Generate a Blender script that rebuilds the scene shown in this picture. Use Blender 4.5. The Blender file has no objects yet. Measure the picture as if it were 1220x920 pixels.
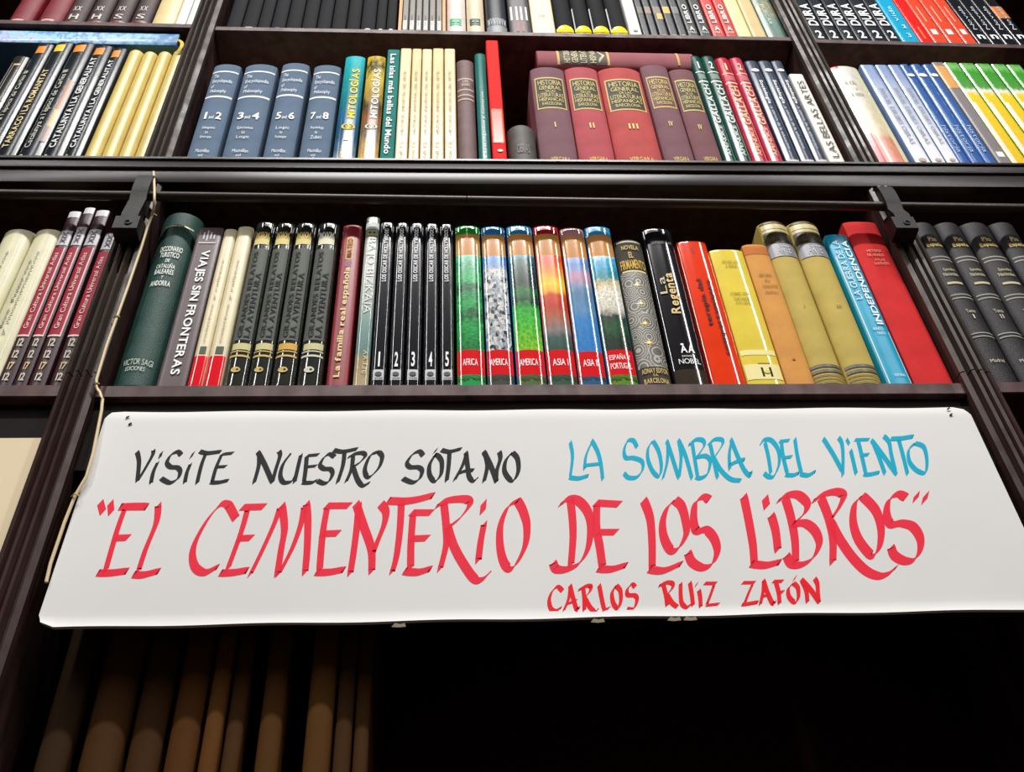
import bpy, bmesh, math, random
import numpy as np
random.seed(7)
C = bpy.context.scene.collection
S = bpy.context.scene

# ------------------------------------------------------------------ camera, world, lights, exposure
F = 1200.0; CX, CY = 610.0, 460.0; D = 0.75; EYE = 1.6
_vz = np.array([527-CX, -793-CY, F]); _vz /= np.linalg.norm(_vz)
_vx = np.array([18150-CX, 400-CY, F]); _vx -= _vz*(_vx@_vz); _vx /= np.linalg.norm(_vx)
RW = np.stack([_vx, np.cross(_vz, _vx), _vz])          # world = RW @ (right, down, forward)

def un(px, py, Y=0.0):
    """the point of the vertical plane at depth Y seen at a pixel of the 1220x920 frame -> (X, Z)"""
    r = RW @ np.array([px-CX, py-CY, F]); t = (D+Y)/r[1]
    return float(r[0]*t), float(r[2]*t+EYE)

def zat(X, Y, py):
    """height on the vertical line (X, Y) seen at pixel row py"""
    a = RW.T @ np.array([X, D+Y, 0.0]); b = RW.T @ np.array([0, 0, 1.0]); k = (py-CY)/F
    return float(EYE + (k*a[2]-a[1])/(b[1]-k*b[2]))

cam = bpy.data.cameras.new('camera'); co = bpy.data.objects.new('camera', cam); C.objects.link(co)
from mathutils import Matrix, Vector
M = Matrix.Identity(4)
for i in range(3):
    M[i][0] = RW[i, 0]; M[i][1] = -RW[i, 1]; M[i][2] = -RW[i, 2]
M[0][3], M[1][3], M[2][3] = 0, -D, EYE
co.matrix_world = M
cam.sensor_width = 36; cam.lens = 36*F/1220; cam.clip_start = 0.01
S.camera = co

def srgb(h):
    h = h.lstrip('#')
    if len(h) == 3: h = ''.join(c*2 for c in h)
    v = [int(h[i:i+2], 16)/255 for i in (0, 2, 4)]
    return tuple(c/12.92 if c <= .04045 else ((c+.055)/1.055)**2.4 for c in v)

w = bpy.data.worlds.new('shop'); S.world = w; w.use_nodes = True
w.node_tree.nodes['Background'].inputs[0].default_value = (1, .96, .9, 1)
w.node_tree.nodes['Background'].inputs[1].default_value = 0.03

def lamp(name, loc, aim, sx, sy, power, col=(1, .985, .965)):
    l = bpy.data.lights.new(name, 'AREA'); l.shape = 'RECTANGLE'; l.size = sx; l.size_y = sy; l.energy = power; l.color = col
    o = bpy.data.objects.new(name, l); C.objects.link(o); o.location = loc
    o.rotation_euler = (Vector(aim)-Vector(loc)).to_track_quat('-Z', 'Y').to_euler()
    return o
lamp('ceiling_tube_light', (0.1, -2.2, 5.84), (0.1, 0, 2.5), 2.0, 0.14, 100)
lamp('ceiling_tube_light', (-1.55, -1.9, 4.3), (-.1, 0, 2.4), 0.09, 2.2, 17)
lamp('ceiling_tube_light', (1.75, -1.9, 4.3), (.3, 0, 2.4), 0.09, 2.2, 17)
S.view_settings.view_transform = 'Standard'; S.view_settings.look = 'None'
S.view_settings.gamma = 1; S.view_settings.use_curve_mapping = False
S.view_settings.exposure = 0.93

# ------------------------------------------------------------------ materials
_mats = {}
def nodes(m): return m.node_tree.nodes, m.node_tree.links
def mat(kind, col, col2=None):
    key = (kind, col, col2)
    if key in _mats: return _mats[key]
    m = bpy.data.materials.new(kind+'_'+col.lstrip('#')); m.use_nodes = True
    n, l = nodes(m); p = n['Principled BSDF']; c = srgb(col)
    p.inputs['Base Color'].default_value = (*c, 1)
    rough = dict(gloss=.10, satin=.34, cloth=.75, leather=.5, matte=.85, paper=.8, foil=.35, iron=.5, wood=.38, ink=.6, card=.7, plastic=.45, print=.55, lacquer=.3, jacket=.2)[kind]
    p.inputs['Roughness'].default_value = rough
    p.inputs['Specular IOR Level'].default_value = dict(iron=.2, jacket=.14, print=.12, lacquer=.22, satin=.25, cloth=.12, leather=.2, wood=.25, card=.25, matte=.2, paper=.1).get(kind, .5)
    tc = n.new('ShaderNodeTexCoord')
    def noise(scale, detail=3, vec=None):
        t = n.new('ShaderNodeTexNoise'); t.inputs['Scale'].default_value = scale; t.inputs['Detail'].default_value = detail
        l.new(vec or tc.outputs['Object'], t.inputs['Vector']); return t
    def bump(src, strength, dist=.001):
        b = n.new('ShaderNodeBump'); b.inputs['Strength'].default_value = strength; b.inputs['Distance'].default_value = dist
        l.new(src, b.inputs['Height']); l.new(b.outputs['Normal'], p.inputs['Normal'])
    def vary(fac, a=.82, b=1.12):
        mr = n.new('ShaderNodeMapRange'); mr.inputs['From Min'].default_value = .3; mr.inputs['From Max'].default_value = .7
        mr.inputs['To Min'].default_value = a; mr.inputs['To Max'].default_value = b; l.new(fac, mr.inputs['Value'])
        mx = n.new('ShaderNodeVectorMath'); mx.operation = 'SCALE'; mx.inputs[0].default_value = c
        l.new(mr.outputs['Result'], mx.inputs['Scale']); l.new(mx.outputs['Vector'], p.inputs['Base Color'])
    if kind == 'gloss':
        p.inputs['Coat Weight'].default_value = .35; p.inputs['Coat Roughness'].default_value = .06
        vary(noise(22).outputs['Fac'], .9, 1.08); bump(noise(60, 2).outputs['Fac'], .012, .0005)
    elif kind in ('satin', 'jacket'):
        vary(noise(30).outputs['Fac'], .9, 1.08); bump(noise(90, 2).outputs['Fac'], .1 if kind == 'satin' else .03, .0006)
    elif kind == 'cloth':
        vary(noise(28).outputs['Fac'], .88, 1.1); bump(noise(1400, 2).outputs['Fac'], .35, .0004)
    elif kind == 'leather':
        vary(noise(40, 4).outputs['Fac'], .7, 1.2)
        v = n.new('ShaderNodeTexVoronoi'); v.inputs['Scale'].default_value = 900; l.new(tc.outputs['Object'], v.inputs['Vector'])
        bump(v.outputs['Distance'], .5, .0005)
    elif kind == 'foil':
        p.inputs['Metallic'].default_value = .45; vary(noise(300).outputs['Fac'], .6, 1.15)
    elif kind == 'wood':
        mp = n.new('ShaderNodeMapping'); mp.inputs['Scale'].default_value = (60, 60, 4); l.new(tc.outputs['Object'], mp.inputs['Vector'])
        g = noise(1, 5, mp.outputs['Vector']); wear = noise(35, 6)
        vary(g.outputs['Fac'], .55, 1.4)
        mr = n.new('ShaderNodeMapRange'); mr.inputs['From Min'].default_value = .35; mr.inputs['From Max'].default_value = .65
        mr.inputs['To Min'].default_value = .34; mr.inputs['To Max'].default_value = .6
        l.new(wear.outputs['Fac'], mr.inputs['Value']); l.new(mr.outputs['Result'], p.inputs['Roughness'])
        bump(g.outputs['Fac'], .35, .0012)
    elif kind == 'iron':
        vary(noise(80, 5).outputs['Fac'], .6, 1.5); bump(noise(200, 3).outputs['Fac'], .4, .0006)
    elif kind == 'paper':
        mp = n.new('ShaderNodeMapping'); mp.inputs['Scale'].default_value = (900, 900, 3); l.new(tc.outputs['Object'], mp.inputs['Vector'])
        vary(noise(1, 2, mp.outputs['Vector']).outputs['Fac'], .75, 1.1)
    elif kind == 'card':
        vary(noise(6, 4).outputs['Fac'], .97, 1.02); bump(noise(14, 2).outputs['Fac'], .08, .002)
    _mats[key] = m
    return m

def ramp_mat(name, stops, detail, noise_scale=(1, 1, 1), amount=.1, rough=.14, speck=None, grain=.12):
    """a printed picture: a colour ramp up the spine, its levels broken by noise; optional specks of two colours in a band"""
    m = bpy.data.materials.new(name); m.use_nodes = True; n, l = nodes(m); p = n['Principled BSDF']
    p.inputs['Roughness'].default_value = rough; p.inputs['Coat Weight'].default_value = .3; p.inputs['Coat Roughness'].default_value = .06
    uv = n.new('ShaderNodeTexCoord'); sep = n.new('ShaderNodeSeparateXYZ'); l.new(uv.outputs['UV'], sep.inputs[0])
    mp = n.new('ShaderNodeMapping'); mp.inputs['Scale'].default_value = noise_scale; l.new(uv.outputs['UV'], mp.inputs['Vector'])
    t = n.new('ShaderNodeTexNoise'); t.inputs['Scale'].default_value = 1; t.inputs['Detail'].default_value = detail; l.new(mp.outputs[0], t.inputs['Vector'])
    a = n.new('ShaderNodeMath'); a.operation = 'MULTIPLY_ADD'; l.new(t.outputs['Fac'], a.inputs[0]); a.inputs[1].default_value = amount
    b = n.new('ShaderNodeMath'); b.operation = 'SUBTRACT'; l.new(sep.outputs['Y'], b.inputs[0]); b.inputs[1].default_value = amount/2
    l.new(b.outputs[0], a.inputs[2])
    r = n.new('ShaderNodeValToRGB'); l.new(a.outputs[0], r.inputs[0]); e = r.color_ramp.elements
    while len(e) < len(stops): e.new(.5)
    for el, (pos, c) in zip(e, stops): el.position = pos; el.color = (*srgb(c), 1)
    out = r.outputs['Color']
    if speck:
        lo, hi, ca, cb, sc = speck
        v = n.new('ShaderNodeTexVoronoi'); v.distance = 'CHEBYCHEV'; v.inputs['Scale'].default_value = 1
        m2 = n.new('ShaderNodeMapping'); m2.inputs['Scale'].default_value = sc; l.new(uv.outputs['UV'], m2.inputs['Vector']); l.new(m2.outputs[0], v.inputs['Vector'])
        sb = n.new('ShaderNodeSeparateColor'); l.new(v.outputs['Color'], sb.inputs[0])
        r2 = n.new('ShaderNodeValToRGB'); r2.color_ramp.interpolation = 'CONSTANT'; l.new(sb.outputs[0], r2.inputs[0])
        r2.color_ramp.elements[0].color = (*srgb(ca), 1); r2.color_ramp.elements[1].position = .5; r2.color_ramp.elements[1].color = (*srgb(cb), 1)
        x = r2.color_ramp.elements.new(.3); x.color = (*srgb('#8b9199'), 1); x = r2.color_ramp.elements.new(.82); x.color = (*srgb('#2b3440'), 1)
        c1 = n.new('ShaderNodeMath'); c1.operation = 'GREATER_THAN'; l.new(a.outputs[0], c1.inputs[0]); c1.inputs[1].default_value = lo
        c2 = n.new('ShaderNodeMath'); c2.operation = 'LESS_THAN'; l.new(a.outputs[0], c2.inputs[0]); c2.inputs[1].default_value = hi
        c3 = n.new('ShaderNodeMath'); c3.operation = 'MULTIPLY'; l.new(c1.outputs[0], c3.inputs[0]); l.new(c2.outputs[0], c3.inputs[1])
        mx = n.new('ShaderNodeMix'); mx.data_type = 'RGBA'; l.new(c3.outputs[0], mx.inputs['Factor']); l.new(out, mx.inputs['A']); l.new(r2.outputs[0], mx.inputs['B'])
        out = mx.outputs['Result']
    g = n.new('ShaderNodeTexNoise'); g.inputs['Scale'].default_value = 1; g.inputs['Detail'].default_value = 6
    m3 = n.new('ShaderNodeMapping'); m3.inputs['Scale'].default_value = (noise_scale[0]*3, noise_scale[1]*3, 1); l.new(uv.outputs['UV'], m3.inputs['Vector']); l.new(m3.outputs[0], g.inputs['Vector'])
    mr = n.new('ShaderNodeMapRange'); mr.inputs['From Min'].default_value = .36; mr.inputs['From Max'].default_value = .64; mr.inputs['To Min'].default_value = 1-grain; mr.inputs['To Max'].default_value = 1+grain*.6
    l.new(g.outputs['Fac'], mr.inputs['Value'])
    vm = n.new('ShaderNodeVectorMath'); vm.operation = 'SCALE'; l.new(out, vm.inputs[0]); l.new(mr.outputs['Result'], vm.inputs['Scale'])
    l.new(vm.outputs['Vector'], p.inputs['Base Color'])
    return m

def rings_mat():
    m = bpy.data.materials.new('swirl_print'); m.use_nodes = True; n, l = nodes(m); p = n['Principled BSDF']; p.inputs['Roughness'].default_value = .55
    uv = n.new('ShaderNodeTexCoord'); mp = n.new('ShaderNodeMapping'); mp.inputs['Scale'].default_value = (2.0, 7.0, 1); l.new(uv.outputs['UV'], mp.inputs['Vector'])
    v = n.new('ShaderNodeTexVoronoi'); v.inputs['Scale'].default_value = 1; v.inputs['Randomness'].default_value = .55; l.new(mp.outputs[0], v.inputs['Vector'])
    s = n.new('ShaderNodeMath'); s.operation = 'MULTIPLY'; s.inputs[1].default_value = 48; l.new(v.outputs['Distance'], s.inputs[0])
    q = n.new('ShaderNodeMath'); q.operation = 'SINE'; l.new(s.outputs[0], q.inputs[0])
    r = n.new('ShaderNodeValToRGB'); l.new(q.outputs[0], r.inputs[0]); e = r.color_ramp.elements
    e[0].position = .25; e[0].color = (*srgb('#4a453c'), 1); e[1].position = .7; e[1].color = (*srgb('#aaa69a'), 1)
    l.new(r.outputs[0], p.inputs['Base Color']); return m

def ink_mat(name, col, alpha):
    m = bpy.data.materials.new(name); m.use_nodes = True; n, l = nodes(m); p = n['Principled BSDF']
    p.inputs['Base Color'].default_value = (*srgb(col), 1); p.inputs['Roughness'].default_value = .7; p.inputs['Specular IOR Level'].default_value = .2
    tc = n.new('ShaderNodeTexCoord'); t = n.new('ShaderNodeTexNoise'); t.inputs['Scale'].default_value = 70; t.inputs['Detail'].default_value = 3
    l.new(tc.outputs['Object'], t.inputs['Vector'])
    mr = n.new('ShaderNodeMapRange'); mr.inputs['To Min'].default_value = alpha-.05; mr.inputs['To Max'].default_value = min(1, alpha+.05)
    l.new(t.outputs['Fac'], mr.inputs['Value']); l.new(mr.outputs['Result'], p.inputs['Alpha']); return m

# ------------------------------------------------------------------ mesh helpers
def mk(name, verts, faces, m, parent=None, smooth=None, uvs=None, recalc=True, loc=None):
    me = bpy.data.meshes.new(name); me.from_pydata(verts, [], faces)
    if uvs:
        ul = me.uv_layers.new(name='UVMap')
        for lp in me.loops: ul.data[lp.index].uv = uvs[lp.vertex_index]
    if recalc:
        bm = bmesh.new(); bm.from_mesh(me); bmesh.ops.recalc_face_normals(bm, faces=bm.faces); bm.to_mesh(me); bm.free()
    if smooth is not None:
        for p in me.polygons: p.use_smooth = True
        me.set_sharp_from_angle(angle=math.radians(smooth))
    me.materials.append(m); o = bpy.data.objects.new(name, me); C.objects.link(o)
    if parent: o.parent = parent
    if loc: o.location = loc
    return o

class MB:
    def __init__(s): s.v = []; s.f = []
    def add(s, v, f):
        k = len(s.v); s.v += [tuple(x) for x in v]; s.f += [tuple(i+k for i in q) for q in f]; return s
    def box(s, x0, x1, y0, y1, z0, z1):
        return s.add([(x, y, z) for x in (x0, x1) for y in (y0, y1) for z in (z0, z1)],
                     [(0, 1, 3, 2), (4, 6, 7, 5), (0, 4, 5, 1), (2, 3, 7, 6), (0, 2, 6, 4), (1, 5, 7, 3)])
    def prism(s, prof, axis, a, b, slope=0.0):
        """closed profile swept along X (prof=(y,z), slope lifts z along it) or Z (prof=(x,y), slope leans x)"""
        n = len(prof)
        if axis == 'X': P = [(a, y, z) for y, z in prof]+[(b, y, z+slope) for y, z in prof]
        elif axis == 'Z': P = [(x, y, a) for x, y in prof]+[(x+slope, y, b) for x, y in prof]
        f = [(i, (i+1) % n, (i+1) % n+n, i+n) for i in range(n)]+[tuple(range(n)), tuple(range(2*n-1, n-1, -1))]
        return s.add(P, f)
    def tube(s, pts, r, k=10):
        pts = [Vector(p) for p in pts]; rings = []
        for i, p in enumerate(pts):
            t = (pts[min(i+1, len(pts)-1)]-pts[max(i-1, 0)]).normalized()
            u = t.cross(Vector((0, 0, 1)) if abs(t.z) < .9 else Vector((0, 1, 0))).normalized(); v = t.cross(u)
            rings.append([p+(u*math.cos(2*math.pi*j/k)+v*math.sin(2*math.pi*j/k))*r for j in range(k)])
        n = len(rings); f = [(i*k+j, i*k+(j+1) % k, (i+1)*k+(j+1) % k, (i+1)*k+j) for i in range(n-1) for j in range(k)]
        f += [tuple(range(k)), tuple(range((n-1)*k+k-1, (n-1)*k-1, -1))]
        return s.add([tuple(p) for rg in rings for p in rg], f)
    def build(s, name, m, parent=None, smooth=30, loc=None): return mk(name, s.v, s.f, m, parent, smooth, loc=loc)

def thing(name, label, cat, loc, group=None):
    o = bpy.data.objects.new(name, None); C.objects.link(o); o.location = loc; o.empty_display_size = .02
    o['label'] = label; o['category'] = cat
    if group: o['group'] = group
    return o

# ------------------------------------------------------------------ letters (built-in font)
_gl = {}
def load_glyphs(chars):
    obs = []
    for wt, off in ((0, 0), (1, .022)):
        for ch in chars:
            cu = bpy.data.curves.new('g', 'FONT'); cu.body = ch; cu.resolution_u = 3; cu.offset = off; cu.fill_mode = 'FRONT'
            o = bpy.data.objects.new('g', cu); C.objects.link(o); obs.append((wt, ch, o))
    dg = bpy.context.evaluated_depsgraph_get(); dg.update()
    for wt, ch, o in obs:
        me = o.evaluated_get(dg).to_mesh(); v = [(a.co.x, a.co.y) for a in me.vertices]; f = [tuple(p.vertices) for p in me.polygons]
        _gl[(ch, wt)] = (v, f); o.evaluated_get(dg).to_mesh_clear()
    for _, _, o in obs:
        cu = o.data; bpy.data.objects.remove(o); bpy.data.curves.remove(cu)

def layout(txt, wt):
    thin = set(txt) <= {'I', '1'}
    V, Fc, x = [], [], 0.0
    for ch in txt:
        if ch == ' ': x += .3; continue
        v, f = _gl[(ch, wt)]
        if not v: x += .3; continue
        x0 = min(a for a, _ in v); k = len(V)
        V += [(a-x0+x, b) for a, b in v]; Fc += [tuple(i+k for i in q) for q in f]
        x += max(a for a, _ in v)-x0+(.16 if thin else .075)
    return V, Fc
# ------------------------------------------------------------------ setting and bookcase
WOOD = mat('wood', '#3f2b28'); WOOD_UP = mat('wood', '#41362f'); INNER = mat('matte', '#301308'); EDGE = mat('wood', '#4f3534')
o = MB().box(-2.4, 2.6, .30, .42, 0, 4.75).build('wall_back', mat('matte', '#5b5048')); o['kind'] = 'structure'
o = MB().box(-2.4, 2.6, -3.6, .42, -.1, 0).build('floor', mat('matte', '#4a3a30')); o['kind'] = 'structure'

case = thing('bookcase', 'dark brown wooden bookcase with fluted uprights and three rows of books in view', 'bookcase', (0, .1, 0))
def part(mb, name, m, smooth=30, label=None):
    o = mb.build(name, m, case, smooth, loc=(0, -.1, 0))
    if label: o['label'] = label
    return o
XL0, XL1 = -.381, -.3465        # left upright
XR0, XR1 = .549, .5835          # right upright
XA, XB = -.93, 1.16             # outer sides
DEPTH = .25
part(MB().box(XA, XB, DEPTH, DEPTH+.015, 0, 3.50), 'back_panel', INNER)
for a, b in ((XL0, XL1), (XR0, XR1)):
    part(MB().box(a+.001, b-.001, 0, DEPTH, 0, 3.50), 'partition', WOOD)
part(MB().box(XA-.03, XA, 0, DEPTH, 0, 3.50), 'side_panel', WOOD); part(MB().box(XB, XB+.03, 0, DEPTH, 0, 3.50), 'side_panel', WOOD)
part(MB().box(XA-.03, XB+.03, -.01, DEPTH+.015, 3.50, 3.53), 'top_panel', WOOD)
PROF = [(0, 0), (0, -.008), (.14, -.0105), (.19, -.0045), (.28, -.0045), (.32, -.012), (.41, -.0135), (.46, -.005), (.54, -.005),
        (.58, -.012), (.67, -.0135), (.71, -.0045), (.80, -.0045), (.85, -.0105), (1, -.008), (1, 0)]
def upright(a, b, z0, z1, m): part(MB().prism([(a+t*(b-a), y) for t, y in PROF], 'Z', z0, z1), 'upright', m)

# shelf lines: pixel ends of the books' feet in each bay -> world line
class Line:
    def __init__(s, p, q): s.x0, s.z0 = un(*p); s.x1, s.z1 = un(*q)
    def z(s, x): return s.z0+(s.z1-s.z0)*(x-s.x0)/(s.x1-s.x0)
LN = {('1', 'L'): Line((10, 26), (233, 31)), ('1', 'M'): Line((268, 34), (942, 46.5)), ('1', 'R'): Line((971, 48.7), (1166, 54)),
      ('2', 'L'): Line((10, 187), (176, 188.6)), ('2', 'M'): Line((219, 191), (991, 196)), ('2', 'R'): Line((1039, 196), (1192, 196.5)),
      ('3', 'L'): Line((20, 461), (76, 461)), ('3', 'M'): Line((125, 462), (1140, 458.5)), ('3', 'R'): Line((1181, 457), (1215, 457))}
LN['0', 'M'] = Line((125, 462), (1140, 462)); LN['0', 'M'].z0 = LN['0', 'M'].z1 = 1.78
BAY = {'L': (XA, XL0), 'M': (XL1, XR0), 'R': (XR1, XB)}
TH = {'1': .0125, '2': .016, '3': .0165}
for (r, bay), L in LN.items():
    a, b = BAY[bay]
    if r == '0':
        part(MB().box(a, b, 0, DEPTH, 1.76, 1.7798), 'shelf', WOOD); continue
    za, zb = L.z(a)-.0002, L.z(b)-.0002; t = TH[r]
    prof = [(DEPTH, za), (-.0025, za), (-.0035, za-.001), (-.0035, za-t+.001), (-.0025, za-t), (DEPTH, za-t)]
    part(MB().prism(prof, 'X', a+.0005, b-.0005, zb-za), 'shelf', EDGE if r != '2' else WOOD)

# cornice under the second row: lip, dark fascia and a bead
zl, zr = un(10, 191, -.008)[1], un(1207, 199.5, -.008)[1]
k = (zr-zl)/(un(1207, 199, 0)[0]-un(10, 191, 0)[0]); xz = un(10, 191)[0]
za = zl+k*(XA-.03-xz); zb = zl+k*(XB+.03-xz)
def bead(y, z, r, n=8): return [(y-r*math.sin(math.pi*i/n), z+r*math.cos(math.pi*i/n)) for i in range(n+1)]
prof = [(0, 0), (-.0145, 0), (-.0165, -.002), (-.0165, -.006), (-.0140, -.0085), (-.0125, -.018)]+bead(-.0125, -.0225, .0035)+[(-.0125, -.029), (-.0135, -.042), (-.0115, -.050), (0, -.050)]
part(MB().prism([(y, z+za) for y, z in prof], 'X', XA-.03, XB+.03, zb-za), 'cornice', mat('lacquer', '#1a0f0d'), 35)
for a, b in ((XL0, XL1), (XR0, XR1)):
    zc = za+(zb-za)*(a-XA+.03)/(XB-XA+.06)
    upright(a, b, .05, 2.3295, WOOD); upright(a, b, 2.331, zc-.0505, WOOD_UP); upright(a, b, zc+.0003, 3.499, WOOD_UP)
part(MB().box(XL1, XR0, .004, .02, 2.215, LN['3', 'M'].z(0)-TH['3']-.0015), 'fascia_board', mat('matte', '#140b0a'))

# ladder rail and its iron brackets
RY = -.0218; RR = .0060
(xa, z_a), (xb, z_b) = un(10, 226.5, RY-RR), un(1207, 243.5, RY-RR)
sl = (z_b-z_a)/(xb-xa)
def rz(x): return z_a+sl*(x-xa)
X0, X1 = XA-.03, XB+.03; XM = un(556, 234, RY)[0]
rail = thing('ladder_rail', 'long dark metal ladder rail running below the second row of books', 'rail', (0, RY, rz(0)))
for a, b in ((X0, XM-.0006), (XM+.0006, X1)):
    MB().tube([(a, 0, rz(a)-rz(0)), ((a+b)/2, 0, rz((a+b)/2)-rz(0)), (b, 0, rz(b)-rz(0))], RR, 16).build('rail_tube', mat('satin', '#3a302c'), rail, 40)
IRON = mat('iron', '#1c1817')
def bracket(px, py_low, py_up, label):
    x = un(px, py_low, -.03)[0]; w = .0120
    zlo = zat(x, -.034, py_low); zr_ = rz(x)
    b = thing('rail_bracket', label, 'bracket', (x, -.0135, zlo), 'iron brackets holding the ladder rail')
    blk = MB().prism([(0, 0), (-.019, .0), (-.021, .002), (-.021, .024), (-.018, .028), (0, .032)], 'X', -w*1.25, w*1.05)
    blk.build('mounting_block', IRON, b, 30)
    h = zr_-zlo; yr = RY+.0135
    path = [(-.0195, .020), (-.020, .030), (yr-.006, h-RR-.010), (yr-RR-.0025, h-.004), (yr-RR-.003, h+.006), (yr-RR-.0025, h+.020), (yr-RR-.0005, h+.031),
            (yr-RR+.006, h+.036), (-.0055, h+.0385)]
    t = .0028; left, right = [], []
    for i, (y, z) in enumerate(path):
        y0, z0 = path[max(i-1, 0)]; y1, z1 = path[min(i+1, len(path)-1)]; d = math.hypot(y1-y0, z1-z0); ny, nz = (z1-z0)/d, -(y1-y0)/d
        left.append((y-ny*t/2, z-nz*t/2)); right.append((y+ny*t/2, z+nz*t/2))
    s = MB(); n = len(path)
    for sx in (-w*.80, w*.80): s.v += [(sx, y, z) for y, z in left]+[(sx, y, z) for y, z in right]
    f = []
    for i in range(n-1):
        f += [(i, i+1, 2*n+i+1, 2*n+i), (n+i, 3*n+i, 3*n+i+1, n+i+1), (i, n+i, n+i+1, i+1), (2*n+i, 2*n+i+1, 3*n+i+1, 3*n+i)]
    f += [(0, 2*n, 3*n, n), (n-1, 2*n-1, 4*n-1, 3*n-1)]; s.f = f
    s.build('strap', IRON, b, 35)
    # screw head with its recess in the block's face
    sc = MB(); k_ = 16; rr = .0042
    ring = lambda r, y: [(.001+r*math.cos(2*math.pi*j/k_), y, .012+r*math.sin(2*math.pi*j/k_)) for j in range(k_)]
    v = ring(rr, -.0208)+ring(rr, -.0222)+ring(rr*.6, -.0225)+ring(rr*.5, -.0212)
    f = [(q*k_+j, q*k_+(j+1) % k_, (q+1)*k_+(j+1) % k_, (q+1)*k_+j) for q in range(3) for j in range(k_)]+[tuple(range(3*k_, 4*k_)), tuple(range(k_))]
    sc.add(v, f).build('screw', mat('iron', '#171312'), b, 40)
    return b
bracket(151, 273, 207, 'black iron rail bracket on the upright beside the cream cable')
bracket(1080, 273, 207, 'black iron rail bracket on the upright right of the red book')
# the brackets take up where the cornice ends
# ------------------------------------------------------------------ the sign
SY = -.0075                                    # front face of the board
TL, TR, BL, BR = un(129, 489.5, SY), un(1152, 484, SY), un(42, 750, SY), un(1212, 728, SY)
BR = (TR[0]-.004, BR[1])
sx0, sz0 = (TL[0]+TR[0])/2, (TL[1]+BL[1])/2
sign = thing('sign_board', 'long white hand-lettered sign board with black, blue and red Spanish words', 'sign', (sx0, SY, sz0))
NX, NZ, T = 60, 40, .004
def sp(i, j):
    u, v = i/NX, j/NZ
    x = (BL[0]*(1-u)+BR[0]*u)*(1-v)+(TL[0]*(1-u)+TR[0]*u)*v; z = (BL[1]*(1-u)+BR[1]*u)*(1-v)+(TL[1]*(1-u)+TR[1]*u)*v
    cu, cv = min(u, 1-u), min(v, 1-v)
    if cu < .012 and cv < .05:                                             # worn round corners
        s = (1-cu/.012)*(1-cv/.05); x += (.004 if u < .5 else -.004)*s; z += (.004 if v < .5 else -.003)*s
    z += .0006*math.sin(u*37+v*2)*(1 if cv == 0 else 0)
    y = -.0025*max(0, 1-v/.035)**2 + .002*max(0, 1-(1-v)/.05)**2 - .002*max(0, 1-u/.02)**2
    return x-sx0, y, z-sz0
v = [sp(i, j) for j in range(NZ+1) for i in range(NX+1)]; N = len(v)
v += [(x, y+T, z) for x, y, z in v]
q = lambda i, j: j*(NX+1)+i
f = []
for j in range(NZ):
    for i in range(NX):
        f.append((q(i, j), q(i+1, j), q(i+1, j+1), q(i, j+1))); f.append(tuple(N+a for a in (q(i, j+1), q(i+1, j+1), q(i+1, j), q(i, j))))
edge = [q(i, 0) for i in range(NX)]+[q(NX, j) for j in range(NZ)]+[q(i, NZ) for i in range(NX, 0, -1)]+[q(0, j) for j in range(NZ, 0, -1)]
for a, b in zip(edge, edge[1:]+edge[:1]): f.append((a, N+a, N+b, b))
panel = mk('panel', v, f, mat('card', '#e4e3e1'), sign, 40)

def spline(pts, n=6):
    if len(pts) < 3: return pts
    P = [pts[0]]+pts+[pts[-1]]; out = []
    for i in range(1, len(P)-2):
        for k in range(n):
            t = k/n; a, b, c, d = P[i-1], P[i], P[i+1], P[i+2]
            out.append(tuple(.5*(2*b[m]+(c[m]-a[m])*t+(2*a[m]-5*b[m]+4*c[m]-d[m])*t*t+(3*b[m]-a[m]-3*c[m]+d[m])*t**3) for m in (0, 1)))
    return out+[pts[-1]]

def lettering(name, label, strokes, nib, wmin, ink):
    """broad-nib pen strokes; every stroke is one ribbon whose width follows the nib's angle"""
    V, Fc = [], []
    for si, (org, sc, pts) in enumerate(strokes):
        p = [(org[0]+a/sc, org[1]+b/sc) for a, b in pts]; p = spline(p); n = len(p); k = len(V)
        y = SY-.00014-.00004*(si % 5)
        for i, (a, b) in enumerate(p):
            a0, b0 = p[max(i-1, 0)]; a1, b1 = p[min(i+1, n-1)]; L = math.hypot(a1-a0, b1-b0) or 1; dx, dy = (a1-a0)/L, (b1-b0)/L
            nx, ny = dy, -dx                                   # left of the direction
            cr = nib[0]*nx+nib[1]*ny; wd = (abs(cr)+wmin)/2
            ox, oy = nx*wd, ny*wd
            if i in (0, n-1) and abs(cr) > wmin:               # ends cut along the nib
                sg = 1 if cr > 0 else -1; ox, oy = sg*nib[0]/2, sg*nib[1]/2
            for q_ in ((a+ox, b+oy), (a-ox, b-oy)):
                X, Z = un(q_[0], q_[1], y); V.append((X-sx0, y-SY, Z-sz0))
        Fc += [(k+2*i, k+2*i+1, k+2*i+3, k+2*i+2) for i in range(n-1)]
    o = mk(name, V, Fc, ink, panel, recalc=False); o['label'] = label
    return o
A, B_ = ((150, 520), 4.88), ((390, 520), 4.88)
def ST(ref, *ss): return [(ref[0], ref[1], list(s)) for s in ss]
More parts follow.
